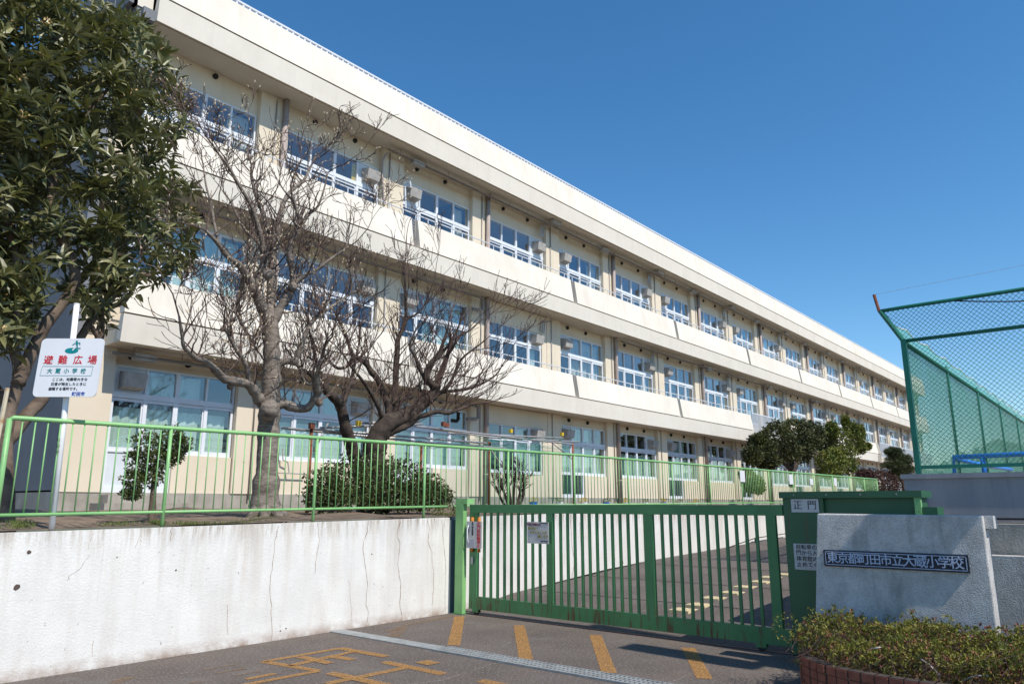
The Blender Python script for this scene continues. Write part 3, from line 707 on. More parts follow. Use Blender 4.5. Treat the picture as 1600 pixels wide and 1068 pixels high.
# ================================================================ stone name block
LB = Vector((7.98,2.64,0)); DB = Vector((-.0,-1,0)).normalized(); NB = Vector((-1,.0,0)).normalized()   # along the face to the right, outward normal
nb = thing('name_block', (7.95,1.9,0), 'rough white stone block carrying the black school name plaque', 'sign block')
LEN = 1.50; TH = .26
def bp(u, d, z): q = LB + DB*u - NB*d; return (q.x, q.y, z)
m_ = MB(); n0 = 0
prof = [(-.10, 0), (LEN, 0), (LEN, 1.495), (.05, 1.505)]
for d in (0, TH):
    for u, z in prof: m_.v.append(bp(u, d, z))
m_.f += [(0,1,2,3),(7,6,5,4),(0,4,5,1),(1,5,6,2),(2,6,7,3),(3,7,4,0)]
blk = m_.build('block', stone, nb)
bv = blk.modifiers.new('bevel', 'BEVEL'); bv.width = .012; bv.segments = 2
m_ = MB(); m_.obox(bp(LEN+.035, TH*.5+.05, 1.44), DB*.035, NB*(TH*.5-.03), (0,0,.055)); m_.build('corner_cap', stone, nb)
pl = thing('school_name_plaque', bp(.7,-.01,1.08), 'black plaque with the school name in pale brush characters on the rough white block', 'plaque')
def bq(u, z, d=-.012): return Vector(bp(u, d, z))
za_, zb2 = 1.158, 1.002    # plaque top/bottom
MB().obox((bq(.09,0)+bq(1.352,0))/2+Vector((0,0,1.075)), DB*.631, NB*.012, (0,0,.078)).build('plate', plaque_m, pl)
m_ = MB()
for (u0, u1, z0, z1) in ((.105,1.337,1.133,1.139),(.105,1.337,1.011,1.017),(.105,.111,1.011,1.139),(1.331,1.337,1.011,1.139)):
    m_.obox((bq((u0+u1)/2,0,-.025)+Vector((0,0,(z0+z1)/2))), DB*((u1-u0)/2), NB*.0015, (0,0,(z1-z0)/2))
m_.build('border', plaque_l, pl)
for i, ch in enumerate('東京都町田市立大蔵小学校'):
    sz = .110 if i not in (7,8,11) else .120
    text_obj('character', ch, sz, plaque_l, Vector(bp(.175+i*.0985, -.025, 1.073)), DB, (0,0,1), pl, bold=.008)
# low walls to the right of the block
MB().box(9.20,-6,0,9.42,1.50,1.40).build('low_wall', conc, None, 'dark weathered low concrete wall behind the stone name block', 'wall')
MB().box(8.95,-6,0,9.16,1.30,1.10).build('low_wall', stone, None, 'rough lighter kerb wall standing in front of the dark low wall', 'wall')
MB().box(9.5,2.88,0,14.55,3.08,1.70).build('added_shade_wall', conc, None, 'unseen rough concrete wall added behind the gate housing to shade the driveway', 'wall')  # hidden wall, added to throw shade across the driveway
# field retaining wall
fw = thing('field_wall', (14.6,0,0), 'smooth blue grey concrete wall carrying the playing field behind the gate housing', 'wall')
MB().box(14.6,-12,0,14.95,3.20,2.03).build('wall_panel', cwall, fw)
MB().box(14.56,-12,2.03,15.0,3.24,2.11).build('coping', cwall, fw)
MB().box(14.95,2.95,0,100,3.2,2.03).build('wall_panel', cwall, fw)
MB().box(14.5,-12,.9,14.6,3.0,1.32).build('base_ledge', conc, fw)
MB().tube([(14.45,-12,1.37),(14.45,2.9,1.37)], .02, 6).build('pipe', black, fw)

# ================================================================ planter
pt = thing('brick_planter', (7,1.6,0), 'curved planter of small red brown bricks in front of the name block', 'planter')
arc = [(7.22,2.52),(7.05,2.49),(6.88,2.43),(6.72,2.33),(6.58,2.18),(6.48,2.0),(6.42,1.8),(6.385,1.55),(6.37,1.25),(6.37,.9),(6.38,.5),(6.4,.1),(6.42,-.3)]
dense = []
for (a, b), (c, d) in zip(arc, arc[1:]):
    for k in range(8): dense.append(Vector((a+(c-a)*k/8, b+(d-b)*k/8, 0)))
L = [0]
for a, b in zip(dense, dense[1:]): L.append(L[-1]+(b-a).length)
def along(s):
    for i in range(len(L)-1):
        if L[i+1] >= s:
            t = (s-L[i])/(L[i+1]-L[i]); return dense[i].lerp(dense[i+1], t), (dense[min(i+6,len(dense)-1)]-dense[max(0,i-5)]).normalized()
    return dense[-1], (dense[-1]-dense[-2]).normalized()
brk = mesh_of(MB().box(-.046,-.05,-.031,.046,.05,.031), 'brick', brick_m)
s = .05; courses = 5
m_ = MB()
while s < L[-1]-.05:
    p, d = along(s); ang = math.atan2(d.y, d.x)
    for c_ in range(courses):
        o = inst('brick', brk, pt, (p.x, p.y, .034+c_*.068+(0)), (0,0,ang+rnd.uniform(-.02,.02)))
        o.location += Vector((rnd.uniform(-.003,.003), rnd.uniform(-.003,.003), 0))
    m_.obox((p.x,p.y,.17), d*.056, Vector((-d.y,d.x,0))*.043, (0,0,.172))
    s += .102
m_.build('mortar_bed', mortar, pt)
m_ = MB(); pts = [p for p in dense[::4]]
for a, b in zip(pts, pts[1:]): m_.quad((a.x,a.y,.27),(b.x,b.y,.27),(7.9,b.y,.27),(7.9,a.y,.27))
m_.build('planter_soil', soil, pt)

# ================================================================ foliage tools
def leaf(mb, p, d, up, L, W, fold=.25, droop=.25):
    d = d.normalized(); s = d.cross(up)
    if s.length < .05: s = d.orthogonal()
    s.normalize(); n = s.cross(d)
    i = len(mb.v)
    c = lambda t, w, f: tuple(p + d*(L*t) + s*w - n*(droop*L*t*t) + n*f)
    mb.v += [c(0,0,0), c(.4,-W/2,fold*W), c(.4,0,0), c(.4,W/2,fold*W), c(.75,-W*.36,fold*W*.8), c(.75,0,0), c(.75,W*.36,fold*W*.8), c(1,0,0)]
    mb.f += [(i,i+2,i+1),(i,i+3,i+2),(i+1,i+2,i+5,i+4),(i+2,i+3,i+6,i+5),(i+4,i+5,i+7),(i+5,i+6,i+7)]
def leaflet(mb, p, d, up, L, W):
    d = d.normalized(); s = d.cross(up)
    if s.length < .05: s = d.orthogonal()
    s.normalize(); n = s.cross(d); i = len(mb.v)
    mb.v += [tuple(p), tuple(p+d*L*.5+s*W/2+n*W*.15), tuple(p+d*L), tuple(p+d*L*.5-s*W/2+n*W*.15)]
    mb.f += [(i,i+1,i+2),(i,i+2,i+3)]
def rdir(r, zmin=-1):
    while 1:
        v = Vector((r.gauss(0,1), r.gauss(0,1), r.gauss(0,1)))
        if v.length > .1:
            v.normalize()
            if v.z >= zmin: return v
def inpoly(x, y, P):
    c = False; j = len(P)-1
    for i in range(len(P)):
        if (P[i][1] > y) != (P[j][1] > y) and x < (P[j][0]-P[i][0])*(y-P[i][1])/(P[j][1]-P[i][1])+P[i][0]: c = not c
        j = i
    return c
def smooth_path(P, R, n=4):
    out, ro = [], []
    for i in range(len(P)-1):
        p0 = P[max(0,i-1)]; p1 = P[i]; p2 = P[i+1]; p3 = P[min(len(P)-1,i+2)]
        for k in range(n):
            t = k/n
            out.append(.5*((2*p1)+(p2-p0)*t+(2*p0-5*p1+4*p2-p3)*t*t+(3*p1-p0-3*p2+p3)*t**3)); ro.append(R[i]+(R[i+1]-R[i])*t)
    out.append(P[-1]); ro.append(R[-1]); return out, ro

def grow(mb, p, d, L, r, depth, R, tips, up=.25, wig=.25, split=(2,4), ratio=.62, minr=.0042, ang=.75):
    n = 4; pts = [p]; rad = [r]; q = p; dd = d.copy()
    for k in range(n):
        dd = (dd + Vector((R.gauss(0,wig), R.gauss(0,wig), R.gauss(0,wig)+up*.35))).normalized()
        q = q + dd*(L/n); pts.append(q); rad.append(max(minr, r*(1-.5*(k+1)/n)))
    mb.tube(pts, rad, 3 if r < .012 else 5, cap=False)
    if depth == 0: tips.append((q, dd)); return
    for k in range(R.randint(*split)):
        i = R.randint(1, n); base = pts[i]
        s = dd.orthogonal().normalized(); s = Matrix.Rotation(R.uniform(0,6.28), 3, dd) @ s
        nd = (dd*math.cos(ang)+s*math.sin(ang)*R.uniform(.6,1.2)+Vector((0,0,up))).normalized()
        grow(mb, base, nd, L*ratio*R.uniform(.7,1.2), max(minr, rad[i]*.62), depth-1, R, tips, up, wig, split, ratio, minr, ang)
    grow(mb, q, dd, L*ratio*R.uniform(.8,1.1), max(minr, rad[-1]), depth-1, R, tips, up, wig, split, ratio, minr, ang)

# ================================================================ magnolia
mg = thing('magnolia_tree', tuple(aty(412,815,10)), 'bare grey barked magnolia with pale buds and knobbly pruned limbs behind the green fence', 'tree')
R1 = random.Random(11)
def limb(mb, pts, Y0, dy, r0, r1, n=9, knob=0.0, R=R1, radii=None):
    P = []; 
    for i, (x, y) in enumerate(pts):
        t = i/(len(pts)-1); P.append(aty(x, y, Y0+dy*t))
    RR = radii or [r0+(r1-r0)*i/(len(P)-1) for i in range(len(P))]
    P, RR = smooth_path(P, RR, 4)
    RR = [r*(1+R.uniform(-.06,.10)+(knob if R.random() < .15 else 0)) for r in RR]
    mb.tube(P, RR, n); return P, RR
limbs = [  # pixel path, start depth, depth drift, radius start / end
 ([(413,835),(413,815),(414,780),(417,740),(419,700),(420,660),(423,620),(425,580),(424,540),(422,500)],10,0,.25,.15),
 ([(419,505),(405,470),(395,448),(384,428),(372,412),(357,402),(340,380),(322,360)],10,-.6,.11,.02),
 ([(395,448),(402,430),(410,415),(412,390),(404,355),(392,320),(375,292),(358,262),(342,241)],9.9,-.2,.07,.015),
 ([(420,500),(424,460),(425,430),(426,400),(424,375),(416,350),(408,325),(398,300),(392,270)],10,.3,.11,.02),
 ([(425,400),(434,370),(436,340),(444,315),(453,300),(466,290),(476,280),(485,262),(493,244)],10.1,.5,.06,.014),
 ([(424,510),(436,485),(446,468),(456,450),(458,430),(452,400),(456,378),(468,352),(462,325),(456,305)],10,-.5,.09,.02),
 ([(457,445),(470,435),(482,428),(497,420),(512,408),(530,395),(545,385)],9.8,-.5,.05,.012),
 ([(470,350),(482,335),(495,325),(505,300),(512,270)],9.6,-.2,.035,.01),
 ([(421,640),(408,628),(398,612),(388,600),(370,596),(352,592),(340,582),(331,572),(318,563),(307,560),(296,550),(287,541),(284,520),(280,495)],10,-.9,.11,.014),
 ([(390,604),(388,588),(384,570),(376,556),(368,545),(361,531),(355,520),(350,512)],9.8,-.4,.055,.014),
 ([(425,640),(440,630),(455,635),(470,638),(482,636),(490,624),(497,612),(494,598),(497,580),(502,560)],10,-.8,.10,.03),
 ([(430,572),(445,564),(460,564),(466,550),(472,537),(480,515),(490,500),(500,492),(520,478),(540,464),(556,455)],10,-.5,.07,.013),
 ([(460,562),(470,580),(473,592),(482,600),(495,598)],9.9,.2,.035,.02),
 ([(385,428),(378,445),(372,470),(375,500),(386,520),(400,545)],9.9,.5,.05,.02),
 ([(342,382),(335,350),(330,320),(322,290),(318,262)],9.5,.3,.03,.01),
 ([(412,395),(400,375),(385,362),(372,340),(362,318),(350,300)],9.9,.8,.04,.012),
]
tm, tw, tips = MB(), MB(), []
for pts, Y0, dy, r0, r1 in limbs:
    P, RR = limb(tm, pts, Y0, dy, r0*.78 if r0 < .2 else r0, r1, 12 if r0 > .2 else 8, knob=.16, radii=[.23,.215,.185,.165,.155,.15,.14,.13,.12,.115] if r0 > .2 else None)
    if r0 > .2: continue
    for i in range(2, len(P)):
        if R1.random() < .42:
            d = (rdir(R1, -.2)+Vector((0,0,.6))).normalized()
            grow(tw, P[i], d, R1.uniform(.3,.65), min(.013, RR[i]*.6), R1.choice([1,2,2,3]), R1, tips, up=.20, wig=.14, split=(1,3), ratio=.72, minr=.0046)
    grow(tw, P[-1], (P[-1]-P[-3]).normalized(), .6, max(RR[-1]*.8,.011), 4, R1, tips, up=.22, split=(1,3), ratio=.68, minr=.0046)
for ax_, ay_ in ((-.34,-.1),(.3,-.16),(.05,-.36),(-.2,-.3),(.28,.2)):
    b0 = aty(413,800,10); g0 = aty(413,822,10); tm.tube([b0, Vector((g0.x+ax_*.5, g0.y+ay_*.5, 1.53)), Vector((g0.x+ax_, g0.y+ay_, 1.36))], [.13,.10,.05], 8)
for (x, y, r) in ((418,428,.09),(498,628,.07),(360,603,.055),(333,575,.045),(421,640,.155),(396,450,.08),(458,448,.075),(348,514,.04),(460,564,.07),(497,596,.06)):
    c = aty(x, y, 9.75); k = []
    tm.tube([c+Vector((0,0,-r)), c+Vector((0,0,-r*.6)), c, c+Vector((0,0,r*.6)), c+Vector((0,0,r))], [r*.3,r*.8,r,r*.8,r*.3], 8)
tm.build('trunk', bark_g, mg, smooth=True)
tw.build('twigs', twig_g, mg, kind='stuff')
bd = MB()
for p, d in tips:
    if R1.random() < .55: bd.tube([p, p+d*.018, p+d*.045], [.004,.0095,.002], 5, cap=False)
bd.build('buds', bud_m, mg, kind='stuff')
print('magnolia tips', len(tips))

# ================================================================ plum
pu = thing('plum_tree', tuple(aty(585,790,11.2)), 'bare dark barked twin trunk plum tree with a wide spray of reddish twigs', 'tree')
R2 = random.Random(5); tm, tw, tips = MB(), MB(), []
limbs2 = [
 ([(590,800),(588,760),(585,720),(587,690),(596,672),(606,660),(620,655),(636,648),(650,638),(662,628),(675,618),(682,600)],11.2,-.5,.24,.10),
 ([(682,605),(672,598),(666,590),(672,570),(680,560),(688,548),(694,530),(700,512)],10.7,-.2,.09,.02),
 ([(600,668),(614,655),(618,640),(617,620),(618,600),(619,567),(621,545),(622,530),(628,516),(634,500),(634,480),(633,450),(632,425)],11.2,.3,.085,.022),
 ([(604,678),(622,670),(640,662),(652,652),(664,648),(682,643),(701,645),(716,640)],11.0,-.7,.075,.03),
 ([(596,672),(600,662),(597,652),(592,638),(582,618),(572,602),(566,594),(558,584),(548,572)],11.1,-.5,.055,.02),
 ([(606,662),(608,640),(603,622),(597,606),(590,592),(580,580),(572,568),(560,560),(552,556),(546,540),(540,522),(532,505),(524,490)],11.1,.6,.085,.02),
 ([(568,800),(566,765),(560,735),(553,710),(547,690),(540,668),(535,645),(530,630),(520,620),(510,611),(504,600),(498,580)],11.6,-.5,.15,.05),
 ([(532,640),(538,622),(545,605),(550,595),(552,578),(556,560),(560,540)],11.3,.2,.06,.02),
 ([(676,618),(690,612),(702,600),(712,580),(722,560),(740,545),(760,530)],10.8,-.5,.05,.012),
 ([(690,612),(712,610),(735,606),(755,598),(775,585),(788,565)],10.8,-.8,.04,.01),
 ([(684,560),(700,540),(712,528),(735,515),(752,500),(770,488)],10.6,.4,.035,.01),
 ([(665,592),(655,575),(648,555),(640,540),(650,515),(664,500)],10.7,.4,.04,.012),
 ([(634,500),(648,492),(660,482),(670,460),(678,440)],11.5,-.3,.022,.008),
 ([(552,556),(545,570),(528,575),(510,560),(495,545),(485,520)],11.6,-.2,.04,.01),
 ([(498,600),(485,585),(470,575),(458,560),(448,545)],11.1,-.3,.04,.012),
 ([(610,655),(625,630),(640,615),(655,600)],11.2,.6,.05,.02),
]
for pts, Y0, dy, r0, r1 in limbs2:
    P, RR = limb(tm, pts, Y0, dy, r0, r1, 9, knob=.08, R=R2)
    s0 = len(P)//3 if r0 > .1 else 2
    for i in range(s0, len(P)):
        if R2.random() < .42:
            d = (rdir(R2, -.3)+Vector((.25,-.1,.75))).normalized()
            grow(tw, P[i], d, R2.uniform(.4,.85), min(.013, RR[i]*.5), R2.choice([1,2,2]), R2, tips, up=.16, wig=.11, split=(1,3), ratio=.62, minr=.005, ang=.6)
    grow(tw, P[-1], (P[-1]-P[-3]).normalized(), .8, max(.01, RR[-1]*.8), 3, R2, tips, up=.18, wig=.12, split=(2,3), ratio=.62, minr=.005, ang=.6)
for k in range(14):   # the fan of long shoots on the right
    a = aty(R2.uniform(690,735), R2.uniform(595,640), R2.uniform(10.2,11)); d = Vector((R2.uniform(.45,1), R2.uniform(-.3,.3), R2.uniform(.15,.95))).normalized()
    grow(tw, a, d, R2.uniform(.9,1.3), .011, 1, R2, tips, up=.18, wig=.08, split=(1,3), ratio=.5, minr=.005, ang=.5)
tm.build('trunk', bark_d, pu, smooth=True); tw.build('twigs', twig_d, pu, kind='stuff')
print('plum tips', len(tips))

# ================================================================ loquat
lq = thing('loquat_tree', tuple(aty(15,828,9.7)), 'big dense loquat tree with long dark leaves at the left edge of the photo', 'tree')
R3 = random.Random(3); tm = MB()
for pts, Y0, dy, r0, r1 in [
 ([(12,838),(11,790),(9,730),(9,680),(16,640),(26,605),(28,570),(20,535),(25,500),(30,440),(22,380),(12,300)],9.6,.3,.085,.035),
 ([(9,690),(22,674),(45,645),(67,622),(84,590),(100,560),(118,540),(140,505),(170,470),(200,440),(230,425)],9.8,.6,.085,.03),
 ([(28,600),(45,560),(70,510),(100,470),(118,440),(110,400),(85,350),(80,300),(95,262),(110,240),(125,215)],9.7,.2,.075,.03),
 ([(80,300),(76,270),(72,240),(60,200),(52,150)],9.8,.2,.035,.02),
 ([(110,250),(120,210),(140,175),(160,150),(185,120)],9.9,-.3,.035,.015),
 ([(125,215),(140,225),(150,190),(170,160)],9.8,.6,.02,.01),
 ([(100,80),(85,60),(82,70)],9.8,.2,.02,.015),
 ([(140,505),(158,530),(160,490),(155,450),(150,440)],10.2,0,.035,.02),
 ([(170,480),(195,470),(215,440),(235,428),(260,405),(285,385)],10.4,.3,.035,.012),
 ([(22,380),(5,330),(-10,260),(-20,180),(-20,90)],9.9,-.4,.05,.02),
 ([(16,640),(-10,600),(-35,540),(-60,470),(-80,380)],9.8,.2,.06,.02),
 ([(150,560),(152,520),(160,490)],10.2,0,.03,.02)]:
    limb(tm, pts, Y0, dy, r0, r1, 8, R=R3)
tm.build('trunk', bark_l, lq, smooth=True)
SIL = [(-170,-60),(60,-70),(160,-60),(172,2),(200,12),(228,22),(246,52),(280,66),(292,115),(306,150),(306,195),(285,215),(278,250),(302,275),(322,300),(318,345),(322,395),(312,425),(285,432),(262,455),(225,462),(196,480),(186,520),(170,525),(150,505),(120,490),(95,470),(60,500),(40,540),(10,560),(-40,545),(-170,560)]
lf, fl, near_leaves = MB(), MB(), []
lf_mesh = []
for v in range(4):
    q = MB(); leaf(q, Vector((0,0,0)), Vector((1,0,0)), Vector((0,0,1)), 1.0, (.27,.30,.33,.36)[v], .28, (.15,.3,.4,.22)[v]); lf_mesh.append(mesh_of(q, 'leaf', loq))
cl = 0
while cl < 1650:
    x = R3.uniform(-170,325); y = R3.uniform(-70,560)
    if not inpoly(x+(16 if x > 100 else 0), y+(10 if y > 300 else 0), SIL): continue
    # bare gaps low in the crown where the stems show
    if 370 < y < 545 and 60 < x < 260 and R3.random() < .55: continue
    if 140 < y < 260 and 90 < x < 190 and R3.random() < .35: continue
    if 250 < y < 340 and 40 < x < 130 and R3.random() < .3: continue
    depth = R3.random()**1.2; Y = 9.15+depth*3.4
    p = aty(x, y, Y); cl += 1
    ax = (Vector((0,-.25,.9))+rdir(R3)*.75).normalized()
    stem = p-ax*R3.uniform(.15,.3)
    tw_ = MB
    n = R3.randint(9,14); Lf = R3.uniform(.14,.25)
    for k in range(n):
        a = k*2.4+R3.uniform(-.4,.4); t = k/n
        s = ax.orthogonal().normalized(); s = Matrix.Rotation(a, 3, ax) @ s
        d = (ax*(.15+.75*t)+s*(1-.45*t)+Vector((0,0,-.28*(1-t)))).normalized()
        q = p - ax*(.10*(1-t)); L_ = Lf*R3.uniform(.75,1.15)
        if depth < .28 and len(near_leaves) < 3000 and x > -5 and y > -5: near_leaves.append((q, d, ax, L_))
        else: leaf(lf, q, d, ax, L_, L_*R3.uniform(.26,.36), .28, R3.uniform(.1,.45))
    lf.tube([stem, p], [.006,.004], 3, cap=False)
    if R3.random() < .10:
        for k in range(16):
            c = p+rdir(R3)*.045+ax*.02; fl.obox(c, rdir(R3)*.010, rdir(R3)*.008, rdir(R3)*.008)
R3.shuffle(near_leaves); near_leaves.sort(key=lambda t: -t[3]/max(1, (t[0]-EYE).length))
for i, (q, d, ax, L_) in enumerate(near_leaves):
    if i < 300:
        s = d.cross(ax).normalized(); n_ = s.cross(d)
        o = bpy.data.objects.new('leaf', lf_mesh[i % 4]); C.objects.link(o); o.parent = lq
        mw = Matrix((d, -s, n_)).transposed().to_4x4()
        o.matrix_local = Matrix.Translation(q-ORG[lq.name]) @ mw @ Matrix.Diagonal((L_,L_,L_,1))
    else: leaf(lf, q, d, ax, L_, L_*R3.uniform(.26,.36), .28, R3.uniform(.1,.45))
lf.build('foliage', loq, lq, kind='stuff'); fl.build('blossoms', flower, lq, kind='stuff')

# ================================================================ shrubs behind the fence
def blob_foliage(mb, c, rad, n, L, W, R, shell=.55, up=.3, flat=None):
    for _ in range(n):
        v = rdir(R); k = shell+(1-shell)*R.random()**.6
        bump = 1+.30*math.sin(v.x*7+c[0]*3)*math.sin(v.y*6+1)*math.cos(v.z*8+c[2])
        p = Vector((c[0]+v.x*rad[0]*k*bump, c[1]+v.y*rad[1]*k*bump, c[2]+v.z*rad[2]*k*bump))
        if flat is not None and p.z < flat: continue
        for q in range(3):
            d = (v*.6+rdir(R)*.9+Vector((0,0,up))).normalized()
            leaflet(mb, p, d, rdir(R), L*R.uniform(.7,1.2), W*R.uniform(.8,1.2))
R4 = random.Random(9)
sh = thing('evergreen_shrub', (9,10.3,1.45), 'wide rounded glossy evergreen shrub at the foot of the plum tree', 'shrub')
m_ = MB()
for x, y, rx, rz in ((510,762,.34,.36),(545,752,.42,.42),(590,748,.5,.46),(630,752,.5,.44),(662,764,.38,.36),(680,775,.22,.24),(600,775,.8,.3),(640,778,.5,.26),(520,778,.42,.26)):
    c = aty(x, y, 10.35); blob_foliage(m_, c, (rx,.45,rz), 900, .052, .028, R4, .35, flat=1.44)
m_.build('foliage', shrub_m, sh, kind='stuff')
m_ = MB()
for k in range(14):
    a = aty(R4.uniform(560,640), 795, 10.4); tp = []
    grow(m_, a, Vector((R4.uniform(-.6,.6),R4.uniform(-.3,.3),1)).normalized(), .5, .012, 1, R4, tp)
m_.build('stems', bark_d, sh)
sm = thing('young_camellia', tuple(aty(237,812,9.6)), 'narrow dark leafy young tree in front of the left classroom door', 'small tree')
m_ = MB()
for x, y, rx, rz in ((262,688,.22,.18),(228,696,.2,.2),(218,722,.16,.18),(252,716,.2,.16),(210,750,.12,.12),(236,742,.14,.14),(282,695,.12,.14),(270,712,.12,.1),(205,772,.1,.06)):
    c = aty(x, y, 9.6); blob_foliage(m_, c, (rx,.22,rz), 170, .052, .024, R4, .3)
m_.build('foliage', dark_leaf if False else shrub_m, sm, kind='stuff')
m_ = MB(); limb(m_, [(237,818),(238,790),(240,760),(243,730),(250,700)], 9.6, 0, .055, .015, 7, R=R4); m_.build('trunk', bark_l, sm, smooth=True)
# pollarded stumps
po = thing('pollarded_shrub', tuple(aty(797,790,9.6)), 'cluster of dark pruned upright stems behind the middle of the fence', 'shrub')
m_ = MB(); tp = []
for pts in ([(797,800),(790,775),(778,745)],[(800,800),(796,770),(790,742)],[(802,800),(803,765),(806,738)],[(805,800),(812,772),(815,745)],[(800,800),(786,785),(775,760)],[(803,800),(816,780),(820,752)]):
    P, RR = limb(m_, pts, 9.6, R4.uniform(-.2,.2), .034, .018, 7, knob=.5, R=R4)
    for q in range(9): grow(m_, R4.choice(P[4:]), (rdir(R4,0)+Vector((0,0,.9))).normalized(), .2, .006, 2, R4, tp, wig=.2)
m_.build('stems', bark_d, po)
# grass tufts and moss
m_ = MB()
for _ in range(2600):
    cx, cy, s_ = R4.choice([(330,812,60),(300,815,40),(395,806,50),(30,822,25),(245,822,15),(700,798,14),(705,800,14),(180,822,30)])
    p = aty(cx+R4.gauss(0,s_*.5), cy, 8.55+abs(R4.gauss(0,.4))); p.z = zs(p.x, p.y)-.005
    a = rdir(R4,.3); m_.tri(p, p+Vector((.008,.004,0)), p+Vector((a.x*.03,a.y*.03,R4.uniform(.02,.06))))
m_.build('grass', grass_m, kind='stuff')
for i, (x, y, r) in enumerate(((700,806,.26),)):
    mm = MB(); c = aty(x, y, 8.75); blob_foliage(mm, (c.x,c.y,1.42), (.3,.25,.2), 700, .03, .012, R4, .5, flat=1.4)
    mm.build('moss_mound', grass_m, None, 'low green mossy mound on the wall top beside the gate post', 'ground cover', kind='stuff')

# ================================================================ trees in front of the far part of the school
def far_tree(name, label, px, Y, base, lobes, mat_, L, W, n, trunk_r=.15, cat='tree', stems=None, shell=.4):
    b = aty(*base, Y); t = thing(name, (b.x, Y, 1.45), label, cat); m = MB(); cc = []
    for x, y, rx, rz in lobes:
        c = aty(x, y, Y); s = (c-EYE).dot(FWD)/FX
        cc.append((c, rx*s)); blob_foliage(m, c, (rx*s*.84, rx*s*.75, rz*s*.82), n, L, W, R4, shell)
    m.build('crown', mat_, t, kind='stuff'); k = MB()
    for pts in (stems or [[base, (sum(l[0] for l in lobes)/len(lobes), sum(l[1] for l in lobes)/len(lobes))]]):
        limb(k, pts, Y, 0, trunk_r, trunk_r*.5, 7, R=R4)
    k.build('trunk', bark_d, t, smooth=True); return t
far_tree('round_evergreen', 'dense round topped dark evergreen tree with forked trunk beyond the far end of the fence', 0, 14, (1237,752),
    [(1188,700,28,24),(1176,712,18,16),(1215,680,32,26),(1245,672,30,22),(1270,678,26,22),(1228,705,34,22),(1252,705,22,20),(1200,720,26,14),(1262,690,26,20),(1290,690,22,20),(1185,690,18,14)], dark_leaf, .17, .07, 800, .16,
    stems=[[(1237,760),(1236,735),(1224,722),(1215,705)],[(1237,740),(1246,722),(1255,700)],[(1236,735),(1238,715),(1238,695)]], shell=.55)
far_tree('bushy_tree', 'loose yellow green bushy tree right of the round evergreen', 0, 13.5, (1308,750),
    [(1310,690,30,28),(1300,672,14,18),(1330,672,16,16),(1338,690,20,18),(1316,712,34,22),(1345,700,12,10),(1322,660,8,14),(1345,676,8,16),(1355,697,7,6)], lime_leaf, .14, .06, 620, .1, shell=.2)
far_tree('yellow_shrub', 'low rounded yellow green shrub in front of the bushy tree', 0, 12.5, (1300,752),
    [(1290,722,20,20),(1305,715,20,20),(1322,728,24,18),(1296,738,26,12)], lime_leaf, .15, .07, 380, .06, 'shrub', shell=.4)
far_tree('cloud_pine', 'dark layered pine beside the backstop post', 0, 12.5, (1412,768),
    [(1396,706,16,7),(1404,716,24,8),(1396,726,20,6),(1412,732,22,8),(1400,740,14,6),(1416,748,14,7),(1414,720,14,7),(1420,758,8,5)], pine_leaf, .22, .025, 1100, .1, shell=.2)
far_tree('clipped_azalea', 'rounded clipped bush of dull red brown foliage at the end of the green fence', 0, 11, (1375,768),
    [(1376,756,35,24),(1352,745,16,13)], redbush, .10, .05, 2200, .05, 'shrub', shell=.8)
far_tree('fence_bush', 'small bright green bush seen through the far bars of the fence', 0, 10.5, (1175,770),
    [(1172,752,16,22),(1185,758,12,16),(1163,740,10,10)], lime_leaf, .10, .05, 320, .03, 'shrub')

# ================================================================ azalea hedge
az = thing('azalea_hedge', (7.2,1.5,.3), 'low yellow green azalea hedge filling the brick planter', 'hedge')
m1, m2, m3 = MB(), MB(), MB(); R5 = random.Random(21)
def htop(x, y): return .55+.035*math.sin(y*9)+.03*math.sin(y*23+1)+.05*math.sin(x*8)
cnt = 0
while cnt < 12500:
    y = R5.uniform(-.6,2.5); x = R5.uniform(6.5,7.85)
    if y > 2.15 and x < 6.75: continue
    zt_ = htop(x, y) - max(0, (6.8-x))*.35
    k = R5.random(); z = zt_-(k**1.6)*.38
    if R5.random() < .05: z = zt_+R5.uniform(0,.07)
    p = Vector((x, y, z)); cnt += 1
    tgt = m2 if R5.random() < (.06+.32*k) else m1
    for q in range(5):
        d = (rdir(R5)+Vector((0,0,.55))).normalized(); leaflet(tgt, p, d, rdir(R5), R5.uniform(.018,.042), R5.uniform(.009,.017))
    if R5.random() < .35: m3.tube([Vector((x+R5.uniform(-.16,.16), y+R5.uniform(-.16,.16), max(.26, z-R5.uniform(.03,.16)))), p+rdir(R5)*.02], [.0026,.0014], 3, cap=False)
for _ in range(130):   # the stray sprig reaching past the planter's left end
    p = Vector((7.0,2.62,.52))+rdir(R5)*.07*Vector((1,1,1)).length; leaflet(m1, p, rdir(R5), rdir(R5), .028, .012)
m1.build('foliage', azal, az, kind='stuff'); m2.build('inner_foliage', azal_r, az, kind='stuff'); m3.build('stems', twig_d, az, kind='stuff')
for i, (pa, pb, lab) in enumerate((((1348,1023),(1378,1010),'left'),((1434,1026),(1470,1056),'middle'),((1503,1063),(1545,1055),'right'))):
    a, b = at(*pa, 0, 6.62-.02*i), at(*pb, 0, 6.62-.02*i); mid = (a+b)/2+Vector((-.01,0,.02))
    MB().tube([a, mid, b], .006, 6).build('hoop', steel, None, '%s pale grey metal hoop bent among the azalea stems' % lab, 'plant hoop', 'hoops in the planter', smooth=True)

